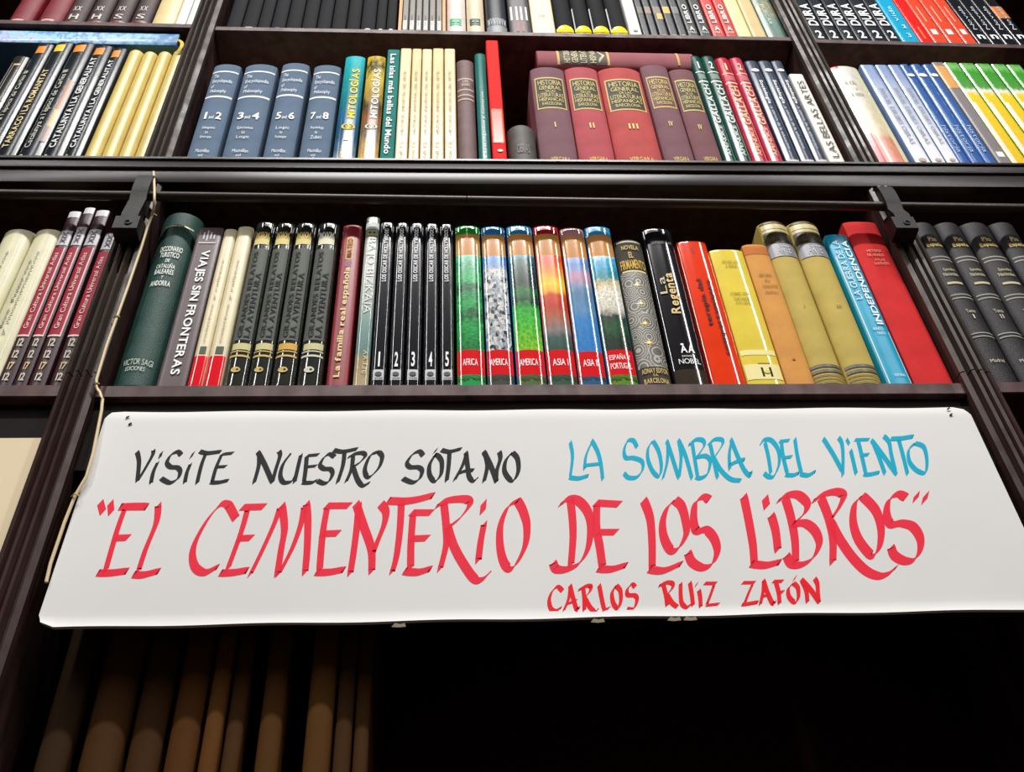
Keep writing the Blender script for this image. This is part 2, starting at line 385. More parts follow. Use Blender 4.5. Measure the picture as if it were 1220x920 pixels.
black = ST(A, [(65, 88), (76, 150), (66, 262)], [(160, 80), (153, 112), (110, 190), (66, 262)], [(207, 92), (197, 124)], [(185, 150), (160, 205), (145, 272)],
  [(322, 108), (300, 90), (262, 108), (240, 150), (258, 176), (300, 182), (315, 205), (300, 245), (255, 268), (203, 243)],
  [(394, 92), (376, 126)], [(375, 160), (355, 210), (342, 270)], [(430, 88), (475, 97), (550, 88)], [(465, 98), (438, 170), (413, 274)],
  [(566, 102), (622, 97)], [(560, 100), (525, 180), (500, 268)], [(525, 178), (582, 175)], [(494, 268), (540, 267), (592, 256)],
  [(775, 95), (772, 170), (744, 272)], [(766, 88), (805, 160), (852, 268)], [(890, 85), (895, 115), (872, 190), (852, 264)],
  [(960, 98), (915, 160), (898, 225), (915, 266), (960, 262), (985, 230)], [(1018, 105), (1000, 180), (980, 268)],
  [(1052, 112), (1120, 106)], [(1052, 112), (1045, 190), (1035, 265)], [(1045, 178), (1107, 172)], [(1028, 270), (1080, 268), (1107, 255)],
  [(1214, 118), (1182, 104), (1150, 125), (1130, 165), (1150, 187), (1190, 192), (1200, 220), (1180, 260), (1150, 272), (1113, 258)])
black += ST(B_, [(38, 80), (90, 88), (172, 72)], [(100, 85), (90, 170), (58, 270)],
  [(150, 110), (140, 190), (108, 266)], [(123, 122), (160, 102), (205, 97), (218, 115), (190, 150), (150, 176)], [(150, 178), (175, 250), (205, 285), (242, 270)],
  [(297, 88), (250, 112), (220, 180), (225, 225), (250, 232), (300, 180), (318, 120), (300, 90)],
  [(557, 112), (535, 88), (495, 105), (465, 150), (480, 177), (530, 180), (550, 202), (535, 245), (495, 266), (438, 244)],
  [(627, 108), (595, 165), (595, 225), (625, 260), (660, 220), (665, 150), (645, 115), (627, 108)], [(636, 72), (621, 96)],
  [(664, 80), (710, 88), (776, 72)], [(710, 88), (705, 170), (693, 260)],
  [(810, 98), (785, 170), (738, 256)], [(805, 90), (815, 170), (825, 235), (850, 258), (878, 237)], [(763, 216), (800, 202), (847, 196)],
  [(917, 95), (930, 170), (910, 264)], [(908, 86), (950, 170), (985, 264)], [(1000, 88), (1005, 130), (985, 200), (980, 264)],
  [(1075, 93), (1038, 140), (1030, 200), (1058, 248), (1085, 253), (1110, 200), (1105, 130), (1075, 93)])
lettering('lettering', 'black hand-lettered first line VISITE NUESTRO SOTANO', black, (4.4, -4.0), 1.1, ink_mat('black_ink', '#202024', .92))
Cc, Dd = ((660, 505), 5.083), ((880, 505), 5.083)
blue = ST(Cc, [(98, 108), (112, 200), (98, 322)], [(93, 325), (150, 330), (206, 314)],
  [(232, 105), (195, 190), (184, 277)], [(228, 98), (265, 170), (285, 250), (295, 338)], [(187, 251), (288, 240)],
  [(503, 143), (480, 102), (445, 107), (425, 160), (435, 205), (480, 207), (532, 228), (535, 280), (500, 323), (450, 325), (424, 298)],
  [(597, 103), (570, 150), (570, 220), (600, 290), (635, 316), (650, 260), (635, 170), (600, 104)],
  [(690, 112), (685, 230), (658, 335)], [(682, 100), (715, 200), (755, 328)], [(757, 105), (770, 200), (757, 328)], [(752, 95), (795, 190), (836, 334)],
  [(835, 105), (850, 200), (870, 322)], [(818, 128), (858, 97), (900, 100), (908, 135), (865, 200)], [(863, 202), (920, 195), (945, 230), (930, 300), (890, 327), (858, 322)],
  [(945, 120), (965, 210), (991, 328)], [(932, 130), (970, 97), (1015, 97), (1018, 130), (970, 205)], [(968, 205), (1010, 280), (1070, 335), (1132, 343)],
  [(1077, 100), (1062, 180), (1064, 278)], [(1070, 90), (1110, 190), (1150, 275), (1185, 313), (1195, 288)], [(1066, 248), (1110, 227), (1152, 215)])
blue += ST(Dd, [(158, 108), (180, 200), (195, 302)], [(128, 130), (155, 97), (200, 102), (240, 160), (245, 240), (215, 313), (180, 320), (154, 298)],
  [(246, 106), (307, 100)], [(258, 105), (270, 200), (295, 302)], [(268, 206), (322, 198)], [(284, 310), (330, 311), (362, 298)],
  [(340, 88), (355, 190), (380, 302)], [(373, 304), (420, 311), (462, 288)],
  [(512, 88), (570, 180), (627, 285)], [(605, 82), (625, 120), (632, 200), (630, 314)], [(653, 92), (670, 124)], [(678, 158), (695, 230), (712, 304)],
  [(703, 97), (790, 95)], [(723, 100), (745, 190), (770, 302)], [(738, 190), (788, 185)], [(758, 308), (800, 306), (850, 294)],
  [(813, 108), (850, 200), (886, 304)], [(803, 97), (870, 185), (957, 308)], [(878, 73), (910, 110), (925, 190), (950, 292)],
  [(922, 90), (985, 87), (1057, 75)], [(968, 93), (995, 190), (1024, 308)],
  [(1067, 118), (1030, 160), (1035, 230), (1080, 283), (1130, 293), (1140, 220), (1120, 140), (1067, 118)])
lettering('lettering', 'turquoise hand-lettered line LA SOMBRA DEL VIENTO', blue, (2.6, -4.2), 1.3, ink_mat('turquoise_ink', '#00b4d4', .93))
E_, F_, G_, H_, I_, J_, K_ = [((x, y), 6.1) for x, y in ((100, 580), (220, 580), (370, 580), (480, 580), (640, 575), (760, 575), (920, 575))]
red = ST(E_, [(118, 112), (138, 188)], [(192, 112), (198, 192)], [(268, 147), (350, 144), (455, 143)], [(300, 150), (240, 320), (155, 615)], [(228, 372), (325, 368)],
  [(105, 628), (200, 626), (310, 612)], [(540, 130), (525, 260), (450, 450), (395, 615)], [(365, 640), (440, 638), (540, 612)])
red += ST(F_, [(372, 232), (335, 160), (310, 130), (255, 137), (165, 240), (82, 390), (57, 500), (82, 590), (150, 620), (235, 582)],
  [(415, 148), (580, 144)], [(458, 160), (410, 330), (310, 605)], [(395, 375), (490, 371)], [(265, 628), (360, 622), (450, 606)],
  [(692, 150), (650, 270), (560, 470), (475, 642)], [(707, 130), (725, 300), (702, 450), (672, 640)], [(870, 140), (845, 270), (780, 450), (682, 640)],
  [(885, 118), (895, 250), (890, 450), (875, 628)])
red += ST(G_, [(110, 138), (285, 137)], [(122, 140), (87, 350), (65, 612)], [(80, 341), (205, 337)], [(45, 624), (140, 620), (238, 602)],
  [(350, 128), (335, 300), (312, 480), (288, 635)], [(330, 118), (380, 270), (440, 450), (445, 620)], [(510, 122), (545, 180), (535, 270), (485, 400), (455, 480)],
  [(566, 102), (680, 104), (780, 90), (886, 62)], [(660, 105), (650, 300), (625, 500), (592, 625)],
  [(730, 188), (882, 188)], [(745, 190), (730, 400), (727, 595)], [(728, 377), (852, 372)], [(685, 614), (780, 619), (867, 595)],
  [(968, 115), (985, 280), (985, 420), (940, 605)], [(922, 140), (980, 105), (1070, 90), (1143, 97), (1150, 140), (1090, 222), (1010, 290)])
red += ST(H_, [(325, 288), (370, 430), (440, 560), (520, 668), (580, 668), (642, 610)], [(587, 110), (580, 185)], [(590, 265), (565, 400), (548, 540)],
  [(832, 100), (760, 155), (710, 280), (705, 420), (730, 540), (775, 595), (830, 550), (890, 420), (900, 280), (870, 170), (832, 100)])
red += ST(I_, [(240, 118), (255, 250), (260, 400), (245, 605)], [(172, 157), (230, 120), (300, 133), (365, 210), (388, 320), (370, 470), (310, 580), (220, 628), (140, 628), (115, 582)],
  [(422, 147), (600, 157)], [(433, 150), (432, 330), (455, 470), (475, 612)], [(440, 361), (577, 361)], [(447, 627), (540, 629), (642, 600)],
  [(773, 125), (820, 260), (835, 450), (835, 622)], [(818, 632), (920, 638), (1042, 590)])
red += ST(J_, [(267, 125), (210, 190), (180, 290), (190, 400), (240, 490), (300, 468), (350, 370), (345, 270), (315, 170), (267, 125)],
  [(517, 122), (470, 110), (420, 150), (405, 240), (415, 330), (440, 352), (500, 347), (555, 410), (575, 500), (540, 588), (470, 617), (395, 580), (363, 508)],
  [(768, 97), (800, 250), (835, 450), (845, 592)], [(828, 592), (930, 600), (1027, 577)], [(923, 107), (937, 178)], [(968, 235), (1000, 350), (1017, 492)])
red += ST(K_, [(93, 108), (135, 250), (165, 420), (170, 585)], [(48, 132), (110, 92), (190, 92), (250, 150), (235, 220), (160, 295)],
  [(158, 302), (240, 297), (310, 350), (340, 440), (300, 540), (220, 593), (140, 590), (103, 528)],
  [(353, 108), (405, 240), (440, 400), (440, 582)], [(303, 132), (370, 87), (460, 67), (515, 92), (490, 170), (430, 262)],
  [(425, 285), (490, 410), (580, 540), (680, 640), (770, 678), (840, 663), (897, 618)],
  [(652, 95), (600, 160), (588, 280), (620, 400), (690, 500), (735, 528), (780, 460), (790, 330), (750, 200), (652, 95)],
  [(972, 107), (910, 87), (850, 130), (832, 220), (860, 300), (940, 297), (1020, 320), (1073, 400), (1073, 490), (1030, 558), (960, 568), (890, 530), (863, 468)],
  [(1050, 82), (1042, 126)], [(1118, 82), (1105, 138)])
lettering('lettering', 'large red hand-lettered title EL CEMENTERIO DE LOS LIBROS', red, (7.6, -8.2), 1.2, ink_mat('red_ink', '#ff1f40', .86))
L_, M_ = ((640, 680), 6.78), ((800, 680), 6.42)
author = ST(L_, [(205, 165), (165, 132), (120, 170), (97, 240), (112, 308), (150, 323), (190, 300)],
  [(268, 120), (255, 220), (213, 328)], [(265, 115), (290, 220), (320, 315), (336, 293)], [(242, 267), (317, 240)],
  [(370, 130), (380, 220), (380, 322)], [(338, 156), (390, 127), (430, 127), (425, 167), (385, 217)], [(383, 218), (430, 300), (470, 328), (497, 303)],
  [(500, 113), (520, 220), (540, 312)], [(533, 319), (584, 300)],
  [(637, 120), (605, 180), (615, 260), (650, 303), (675, 240), (670, 160), (637, 118)],
  [(792, 133), (765, 112), (730, 150), (732, 195), (790, 202), (805, 240), (780, 303), (728, 310)],
  [(1018, 108), (1040, 200), (1050, 283)], [(988, 122), (1040, 97), (1090, 102), (1090, 140), (1050, 192)], [(1048, 192), (1090, 260), (1132, 293)])
author += ST(M_, [(70, 95), (70, 180), (80, 250), (115, 278), (150, 255)], [(140, 88), (155, 180), (165, 268)], [(196, 93), (184, 120)], [(210, 148), (220, 210), (223, 278)],
  [(252, 96), (342, 96)], [(325, 108), (300, 180), (270, 257)], [(267, 266), (362, 256)],
  [(542, 92), (637, 91)], [(620, 103), (590, 170), (560, 247)], [(542, 260), (600, 251), (657, 240)],
  [(706, 75), (700, 160), (678, 258)], [(703, 70), (735, 170), (775, 253), (792, 233)], [(697, 196), (748, 185)],
  [(776, 82), (852, 80)], [(798, 85), (820, 170), (826, 252)], [(813, 167), (857, 160)],
  [(932, 95), (895, 140), (900, 200), (945, 243), (970, 200), (965, 130), (932, 95)], [(951, 42), (934, 76)],
  [(998, 75), (1030, 150), (1040, 242)], [(992, 65), (1060, 140), (1132, 243)], [(1095, 58), (1115, 100), (1120, 170), (1126, 243)])
lettering('lettering', 'small red hand-lettered author line CARLOS RUIZ ZAFON', author, (3.6, -4.2), 1.1, ink_mat('deep_red_ink', '#fb1226', .91))
for px, py in ((152, 497), (155, 505), (1130, 487), (1133, 494)):       # fixing tacks in the top corners
    X, Z = un(px, py, SY-.001)
    MB().tube([(X-sx0-.0014, -.0008, Z-sz0-.0008), (X-sx0+.0014, -.0012, Z-sz0+.0010)], .0008, 6).build('tack', mat('iron', '#3a3330'), sign, 40)
for px, py in ((475, 746), (712, 740.5), (803, 738.5), (822, 738)):       # torn flecks of tape on the lower edge
    X, Z = un(px, py, SY-.003)
    MB().add([(X-sx0+a, -.0036-.0006*(i % 2), Z-sz0+b) for i, (a, b) in enumerate([(-.006, -.001), (-.003, .0022), (.001, .0014), (.005, .002), (.006, -.001), (0, -.002)])],
             [(0, 1, 2, 3, 4, 5)]).build('tape_scrap', mat('card', '#8d8268'), sign)

# the plain cream panel in the bay on the left
zt = un(20, 522, .004)[1]
cp = thing('cream_panel', 'plain cream card panel behind the left upright, level with the white sign', 'panel', (-.66, .004, zt-.12))
MB().box(-.26, .276, 0, .004, -.115, .12).build('panel', mat('card', '#e6d3b0'), cp)
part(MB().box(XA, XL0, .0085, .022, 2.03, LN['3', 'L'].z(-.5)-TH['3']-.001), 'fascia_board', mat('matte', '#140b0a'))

# cream cable down the left upright
CB = thing('electric_cable', 'thin cream electric cable running down the edge of the left upright', 'cable', (*[un(135, 390, -.014)[0], -.014], un(135, 390, -.014)[1]))
base = CB.location
pts = []
for px, py, Y in ((183, 205, -.0190), (183.5, 214, -.0260), (184, 226, -.0330), (184, 240, -.0330), (183, 249, -.026), (181, 257, -.018), (176, 270, -.0145), (168, 296, -.0140), (153, 340, -.0135), (139, 367+12, -.0135), (127, 412, -.0135),
                  (115, 452, -.0135), (114.5, 461, -.0135), (119, 468, -.0135), (122, 476, -.0135), (121, 489, -.0135), (111, 540, -.0135), (103, 568, -.0135), (89, 592, -.0125), (77, 622, -.0125), (60, 672, -.0120), (55, 694, -.0120)):
    X, Z = un(px, py, Y); pts.append((X-base[0], Y-base[1], Z-base[2]))
sm = []
for i in range(len(pts)-1):
    a, b = Vector(pts[i]), Vector(pts[i+1]); sm += [a, a.lerp(b, .5)]
sm.append(Vector(pts[-1]))
MB().tube(sm, .0016, 8).build('wire', mat('plastic', '#dcc59a'), CB, 60)
for px, py in ((183.5, 257), (139, 378), (89.5, 591), (114.5, 458)):
    X, Z = un(px, py, -.0135); MB().tube([(X-base[0]-.003, .0005, Z-base[2]-.0006), (X-base[0], -.0026, Z-base[2]), (X-base[0]+.003, .0005, Z-base[2]+.0004)], .0008, 6).build('cable_clip', mat('plastic', '#c4a468'), CB, 60)
# ------------------------------------------------------------------ books
load_glyphs('ABCDEFGHIJKLMNOPQRSTUVWXYZabcdefghijklmnopqrstuvwxyz0123456789.ÑÍÓÉÁáéñíóòèï·')
STYLE = {'flat': (0, .0015, .0006), 'soft': (0, .003, .001), 'round': (.13, 0, .0018), 'dome': (.22, 0, .004), 'barrel': (.34, 0, .005)}
PAGES = mat('paper', '#cdbb93')
class Spine:
    def __init__(s, w, style):
        k, c, s.r = STYLE[style]; s.w = w; s.b = k*w+c; s.style = style
    def y(s, x):
        a = max(-1, min(1, 2*x/s.w))
        if s.style in ('flat', 'soft'): return s.b*abs(a)**(10 if s.style == 'flat' else 4)
        return s.b*(1-math.sqrt(1-.9*a*a))/(1-math.sqrt(.1))

def cover(sp, h, d, m, parent, paper=False):
    w = sp.w; t = .0007 if paper else min(.0026, w*.16)
    A = [-1, -.97, -.9, -.78, -.62, -.42, -.2, 0, .2, .42, .62, .78, .9, .97, 1]
    out = [(-w/2, d), (-w/2, sp.b+.012), (-w/2, sp.b+.003)]+[(a*w/2*.985, sp.y(a*w/2)) for a in A]+[(w/2, sp.b+.003), (w/2, sp.b+.012), (w/2, d)]
    inn = []
    for i, (x, y) in enumerate(out):
        inn.append((max(-w/2+t, min(w/2-t, x)), d if i in (0, len(out)-1) else max(y, sp.b+t)))
    r = sp.r; rings = [(0, .6*r), (r*.8, 0), (r*.8+.002, 0), (h*.5, 0), (h-r*1.1-.002, 0), (h-r*1.1, 0), (h-r*.5, .22*r), (h-r*.12, .62*r), (h, 1.2*r)]
    n = len(out); v = []
    for z, ins in rings: v += [(x, min(d, y+(ins if 2 < i < n-3 else 0)), z) for i, (x, y) in enumerate(out)]
    for z, ins in rings: v += [(x, min(d, y+(ins if 2 < i < n-3 else 0)), z) for i, (x, y) in enumerate(inn)]
    R = len(rings); o_ = lambda k, i: k*n+i; i_ = lambda k, i: (R+k)*n+i; f = []
    for k in range(R-1):
        for i in range(n-1):
            f.append((o_(k, i), o_(k, i+1), o_(k+1, i+1), o_(k+1, i))); f.append((i_(k, i+1), i_(k, i), i_(k+1, i), i_(k+1, i+1)))
        for e in (0, n-1): f.append((o_(k, e), o_(k+1, e), i_(k+1, e), i_(k, e)))
    for i in range(n-1):
        f.append((o_(0, i), i_(0, i), i_(0, i+1), o_(0, i+1))); f.append((o_(R-1, i), o_(R-1, i+1), i_(R-1, i+1), i_(R-1, i)))
    cv = mk('cover', v, f, m, parent, 38, recalc=False)
    MB().box(-w/2+t+.0002, w/2-t-.0002, sp.b+t+.0012, d-.004, .002, h-.0045).build('page_block', PAGES, parent, None)
    return cv

def patch(sp, h, x0, x1, z0, z1, off=.0004, nx=12, nz=4):
    v, uv = [], []
    for j in range(nz+1):
        for i in range(nx+1):
            u, q_ = i/nx, j/nz; x = x0+(x1-x0)*u; z = z0+(z1-z0)*q_
            ins = max(0, (z-(h-sp.r*1.1))/(sp.r*1.1))**1.6*1.2*sp.r
            v.append((x, sp.y(x)-off+ins, z)); uv.append((u, q_))
    f = [(j*(nx+1)+i, j*(nx+1)+i+1, (j+1)*(nx+1)+i+1, (j+1)*(nx+1)+i) for j in range(nz) for i in range(nx)]
    return v, f, uv

class Bk: pass
def T(txt, o, fx0, fx1, y0, y1, col, wt=1, kind='print'): return ('T', txt, o, fx0, fx1, y0, y1, col, wt, kind)
def P(fx0, fx1, y0, y1, col, kind='print', name='band'): return ('P', fx0, fx1, y0, y1, col, kind, name)
def PIC(fx0, fx1, y0, y1, m, name='cover_picture'): return ('M', fx0, fx1, y0, y1, m, name)
def DISC(fx, fy_m, y, col, kind='print', name='emblem'): return ('D', fx, fy_m, y, col, kind, name)
def STAR(fx, y, r, col): return ('S', fx, y, r, col)
GOLD, SILVER = '#d2b569', '#c9c9c9'

def dress(b, sp, h, items, zf):
    w = sp.w; texts = {}; pats = {}
    lev = 0
    def X(f): return (-.5+f)*w*.985
    for it in items:
        if it[0] == 'P':
            _, a, c, y0, y1, col, kind, name = it
            v, f, _u = patch(sp, h, X(a), X(c), zf(y1), zf(y0), .0003+.00008*lev); lev += 1
            mk(name, v, f, mat(kind, col), b, 60, recalc=False)
        elif it[0] == 'M':
            _, a, c, y0, y1, m, name = it
            v, f, u = patch(sp, h, X(a), X(c), zf(y1), zf(y0), .0003+.00008*lev, 12, 10); lev += 1
            mk(name, v, f, m, b, 60, uvs=u, recalc=False)
        elif it[0] == 'D':
            _, fx, wf, y, col, kind, name = it; cx, cz, r = X(fx), zf(y), wf*w/2; v = [(cx, sp.y(cx)-.0012, cz)]
            for k in range(20): x = cx+r*math.cos(k*math.pi/10); v.append((x, sp.y(x)-.0011, cz+r*.8*math.sin(k*math.pi/10)))
            pats.setdefault((name, kind, col), MB()).add(v, [(0, 1+k, 1+(k+1) % 20) for k in range(20)])
        elif it[0] == 'S':
            _, fx, y, r, col = it; cx, cz = X(fx), zf(y); v = [(cx, sp.y(cx)-.0012, cz)]
            for k in range(16):
                q_ = r*(1 if k % 4 == 0 else .62 if k % 4 == 2 else .16); x = cx+q_*math.cos(k*math.pi/8); v.append((x, sp.y(x)-.0011, cz+q_*math.sin(k*math.pi/8)))
            pats.setdefault(('star', 'foil', col), MB()).add(v, [(0, 1+k, 1+(k+1) % 16) for k in range(16)])
        else:
            _, txt, o, a, c, y0, y1, col, wt, kind = it; V, Fc = layout(txt, wt)
            if not V: continue
            u0, u1 = min(p[0] for p in V), max(p[0] for p in V); v0, v1 = min(p[1] for p in V), max(p[1] for p in V)
            x0, x1, z0, z1 = X(a), X(c), zf(y1), zf(y0); out = []
            if txt in ('I', '1') and o == 'H': x0, x1 = x0*.73+x1*.27, x0*.27+x1*.73
            if txt == 'I' and o == 'U': z0, z1 = z0*.6+z1*.4, z0*.4+z1*.6
            for u, q_ in V:
                s, t = (u-u0)/(u1-u0+1e-9), (q_-v0)/(v1-v0+1e-9)
                if o == 'H': x, z = x0+s*(x1-x0), z0+t*(z1-z0)
                elif o == 'U': x, z = x1-t*(x1-x0), z0+s*(z1-z0)
                else: x, z = x0+t*(x1-x0), z1-s*(z1-z0)
                out.append((x, sp.y(x)-.0012, z))
            texts.setdefault((kind, col), MB()).add(out, Fc)
    for (name, kind, col), m_ in pats.items(): mk(name, m_.v, m_.f, mat(kind, col), b, 60, recalc=False)
    for (kind, col), m_ in texts.items(): mk('lettering', m_.v, m_.f, mat(kind, col), b, recalc=False)

def book(pos, xl, xr, top, style, kind, col, label, items=(), yref=None, group=None, name='hardback_book', cat='book', depth=None, col2=None, set_=None, paper=False):
    r, bay = pos; L = LN[r, bay]; set_ = random.uniform(.0008, .0022) if set_ is None else set_
    if r == '0': z0 = 1.78
    if yref is None:
        xw = un((xl+xr)/2, {'1': 40, '2': 194, '3': 460, '0': 909}[r], set_)[0]
        yy = None
        for _ in range(3):
            zz = L.z(xw) if r != '0' else un(250, 909)[1]
            a = RW.T @ np.array([xw, D+set_, zz-EYE]); yy = CY+F*a[1]/a[2]
            x0, x1 = un(xl, yy, set_)[0], un(xr, yy, set_)[0]; xw = (x0+x1)/2
    else: x0, x1 = un(xl, yref, set_)[0], un(xr, yref, set_)[0]; xw = (x0+x1)/2
    z0 = L.z(xw) if r != '0' else 1.78
    z0 = max(L.z(x0), L.z(x1))+.0001 if r != '0' else 1.78
    h = top if top < 1 else zat(xw, set_, top)-z0
    wdt = x1-x0-.0007; d = depth or min(.2, max(.11, .70*h)); sp = Spine(wdt, style)
    b = thing(name, label, cat, (xw, set_, z0), group)
    cv = cover(sp, h, d, mat(kind, col), b, paper)
    zf = lambda y: h*(1-y) if y <= 1 else max(.0008, min(h-.0005, zat(xw, set_, y)-z0))
    dress(cv, sp, h, items, zf)
    return b

# ---- middle row, main bay
R3 = ('3', 'M')
book(R3, 124.5, 182, 251, 'barrel', 'leather', '#23463f', 'thick dark green leather dictionary, first book after the cable', [
  T('DICCIONARIO', 'H', .26, .80, 294, 300, '#e9eee6'), T('TURISTICO', 'H', .30, .76, 301, 307, '#e9eee6'), T('DE', 'H', .48, .58, 309, 313, '#e9eee6'),
  T('CATALUÑA', 'H', .29, .74, 314, 320, '#e9eee6'), T('BALEARES', 'H', .29, .74, 321, 327, '#e9eee6'), T('Y', 'H', .49, .54, 329, 333, '#e9eee6'), T('ANDORRA', 'H', .27, .74, 335, 341, '#e9eee6'),
  T('VICTOR SAGI', 'H', .2, .84, 428, 435, '#c9d3c8', 0), T('EDICIONES', 'H', .3, .72, 437, 442, '#c9d3c8', 0), P(.2, .9, 268.5, 270, '#b9b08c', 'foil', 'gilt_line')])
book(R3, 184, 220, 271, 'flat', 'satin', '#5d4c50', 'brown-grey book with large white capitals reading down its spine', [
  T('VIAJES SIN FRONTERAS', 'D', .30, .72, 299, 447, '#fff'), P(.28, .34, 277, 285, '#d8cfd2', name='mark'), P(.42, .48, 275, 287, '#d8cfd2', name='mark'), P(.56, .62, 277, 285, '#d8cfd2', name='mark'), P(.70, .76, 280, 285, '#d8cfd2', name='mark'), P(.16, .84, 289, 290.5, '#d8cfd2', name='mark')], paper=True)
for xl, xr, tp, lab in ((220.6, 239, 272.5, 'cream paperback with red foot beside the white-lettered brown-grey book'), (239.2, 261.5, 269.5, 'cream paperback with red foot beside the first dark gold-crested volume')):
    book(R3, xl, xr, tp, 'soft', 'satin', '#e6d9b4', lab, [P(.02, .98, 424, .995, '#e81d2b', 'gloss', 'red_foot'), P(.34, .8, 413, 422, '#5a5c52', name='logo'),
      T('cuentos y relatos', 'U', .42, .62, 310, 408, '#a8997a', 0)], group='cream paperbacks with red feet', name='paperback_book', paper=True)
nm = ['nearest the cream paperbacks', 'second from the cream paperbacks', 'third from the cream paperbacks', 'beside the dark red book']
for i, (xl, xr, tp) in enumerate(((263, 291.5, 262), (292, 319, 263), (320, 349.5, 263), (351, 382, 263))):
    c = GOLD if i < 3 else '#d9d6c0'
    book(R3, xl, xr, tp, 'dome', 'gloss', '#2b2d29', 'dark grey adventure volume with a gold crest, '+nm[i], [
      P(.04, .9, 296, 405, '#5b5f58', 'print', 'title_panel'), T('LA AVENTURA', 'U', .52, .80, 325, 402, '#25272a', 1), T('GRANDES RELATOS', 'U', .22, .46, 300, 402, '#33352f', 1),
      P(.12, .86, 281, 291, '#e0cf86' if i < 3 else '#e6e2c4', 'print', 'crest'), T('MWM', 'H', .16, .82, 277, 284, c, 1), P(.10, .92, 409, 416.5, '#cfc890' if i != 2 else '#d8a94a', 'print', 'gilt_block'), P(.06, .94, 418, 419.3, c, 'print', 'gilt_line'),
      P(.05, .95, 423, 425.2, c, 'print', 'gilt_line'), DISC(.46, .42, 441, c, 'print'), DISC(.5, .20, 441, '#2b2d29')], group='dark gold-crested volumes')
book(R3, 387, 414, 267, 'round', 'satin', '#8d1f2a', 'dark red book with yellow lettering reading up its spine', [
  T('La familia real española', 'U', .30, .68, 319, 450, '#f2dc9a'), P(.30, .66, 283, 309, '#e7c987', 'print', 'title_block'), T('MATEO', 'U', .34, .62, 285, 307, '#8d1f2a'), P(.3, .64, 311, 318, '#a86a86', name='smudge')])
piz = ramp_mat('painted_spine', [(0, '#b9a884'), (.16, '#a2926e'), (.2, '#6d8a86'), (.38, '#7fa09a'), (.5, '#a3afa6'), (.7, '#c6c9c2'), (1, '#b6bab2')], 6, (3, 24, 1), .12)
book(R3, 419, 438.5, 258, 'soft', 'gloss', '#7d8f8a', 'narrow grey-green pictorial book with tall pale capitals reading down', [
  PIC(.02, .98, 282, .99, piz), P(.0, 1, 265, 273, '#e3ebe6', name='band'), P(.02, .98, 274, 281, '#a6a27a', name='band'), DISC(.35, .2, 277.5, '#3c4238'), DISC(.68, .2, 277.5, '#3c4238'),
  T('BAJO BIZKAIA', 'D', .16, .86, 284, 374, '#eef0ec', 0), T('arrvv', 'U', .55, .82, 418, 446, '#d9cf9e', 0)], paper=True)
for i, (xl, xr) in enumerate(((440, 459.5), (461.5, 480), (481.5, 501), (503, 522), (523.5, 542))):
    s = 264+(.5*i)
    book(R3, xl, xr, s, 'soft', 'gloss', '#1b1c22', f'slim black film volume with white numeral {i+1} near its foot', [
      T('LOS OSCAR DE HOLLYWOOD', 'U', .32, .64, 273, 336, '#f4f4f4'), T(str(i+1), 'H', .38, .62, 420, 437.5, '#fff'),
      P(.14, .86, 440.5, 453, '#cfcfcf', name='logo_label'), DISC(.5, .46, 446, '#55575a'), T('VHS', 'H', .24, .8, 450, 452.4, '#333'),
      T('OS', 'H', .30, .78, s+2.2, s+7, '#f4f4f4')], group='slim black numbered film volumes')

pics = {
 'africa': ramp_mat('green_forest_print', [(0, '#0c7a35'), (.25, '#0aa648'), (.36, '#07552c'), (.45, '#0cae52'), (.58, '#0a8f4a'), (.64, '#06502f'), (.72, '#12b862'), (.88, '#1a9a66'), (1, '#3cc48a')], 6, (2.2, 16, 1), .35, grain=.45),
 'am1': ramp_mat('city_print', [(0, '#39424a'), (.3, '#6b7f95'), (.55, '#9ba7ae'), (.85, '#7f98ae'), (.93, '#3c82c8'), (1, '#2f7fd0')], 7, (7, 26, 1), .22, speck=(-.2, .86, '#ddd8d2', '#a9b4bd', (9, 30, 1)), grain=.3),
 'am2': ramp_mat('jungle_print', [(0, '#84c81c'), (.16, '#5fc022'), (.3, '#38c02a'), (.42, '#1fae2c'), (.5, '#163c22'), (.6, '#1f7a3a'), (.68, '#1a2a26'), (.85, '#234a40'), (.94, '#2a5a50'), (1, '#2f9fc0')], 6, (3, 10, 1), .22, grain=.4),
 'as1': ramp_mat('sunset_print', [(0, '#2f5248'), (.13, '#46605c'), (.2, '#8a7f7c'), (.32, '#b0674a'), (.44, '#c63a1c'), (.56, '#d8481c'), (.6, '#f7b12a'), (.68, '#ffd62e'), (.82, '#ff8a1e'), (.94, '#f4521a'), (1, '#ee4415')], 3, (2.2, 5, 1), .09),
 'as2': ramp_mat('blue_mountain_print', [(0, '#2d80c6'), (.33, '#3584c8'), (.42, '#5b90bd'), (.6, '#4f7ea6'), (.68, '#7c93b8'), (.78, '#c98aa4'), (.86, '#8a93c4'), (.93, '#4f86c8'), (1, '#8ea0d6')], 4, (2, 6, 1), .12),
 'esp': ramp_mat('white_village_print', [(0, '#2a2f2a'), (.12, '#1f3a2a'), (.22, '#2b5a34'), (.34, '#2a3c33'), (.42, '#ded8c6'), (.6, '#efe9d6'), (.7, '#d9c48a'), (.76, '#1f8f9a'), (.86, '#22a0c8'), (.95, '#4fb4e0'), (1, '#bfe0f0')], 6, (4, 12, 1), .2, grain=.35)}
feet = {'africa': '#0ea04a', 'am1': '#4a4a44', 'am2': '#5a6e3a', 'as1': '#3c5a4c', 'as2': '#2a5c8a', 'esp': '#5f8f1c'}
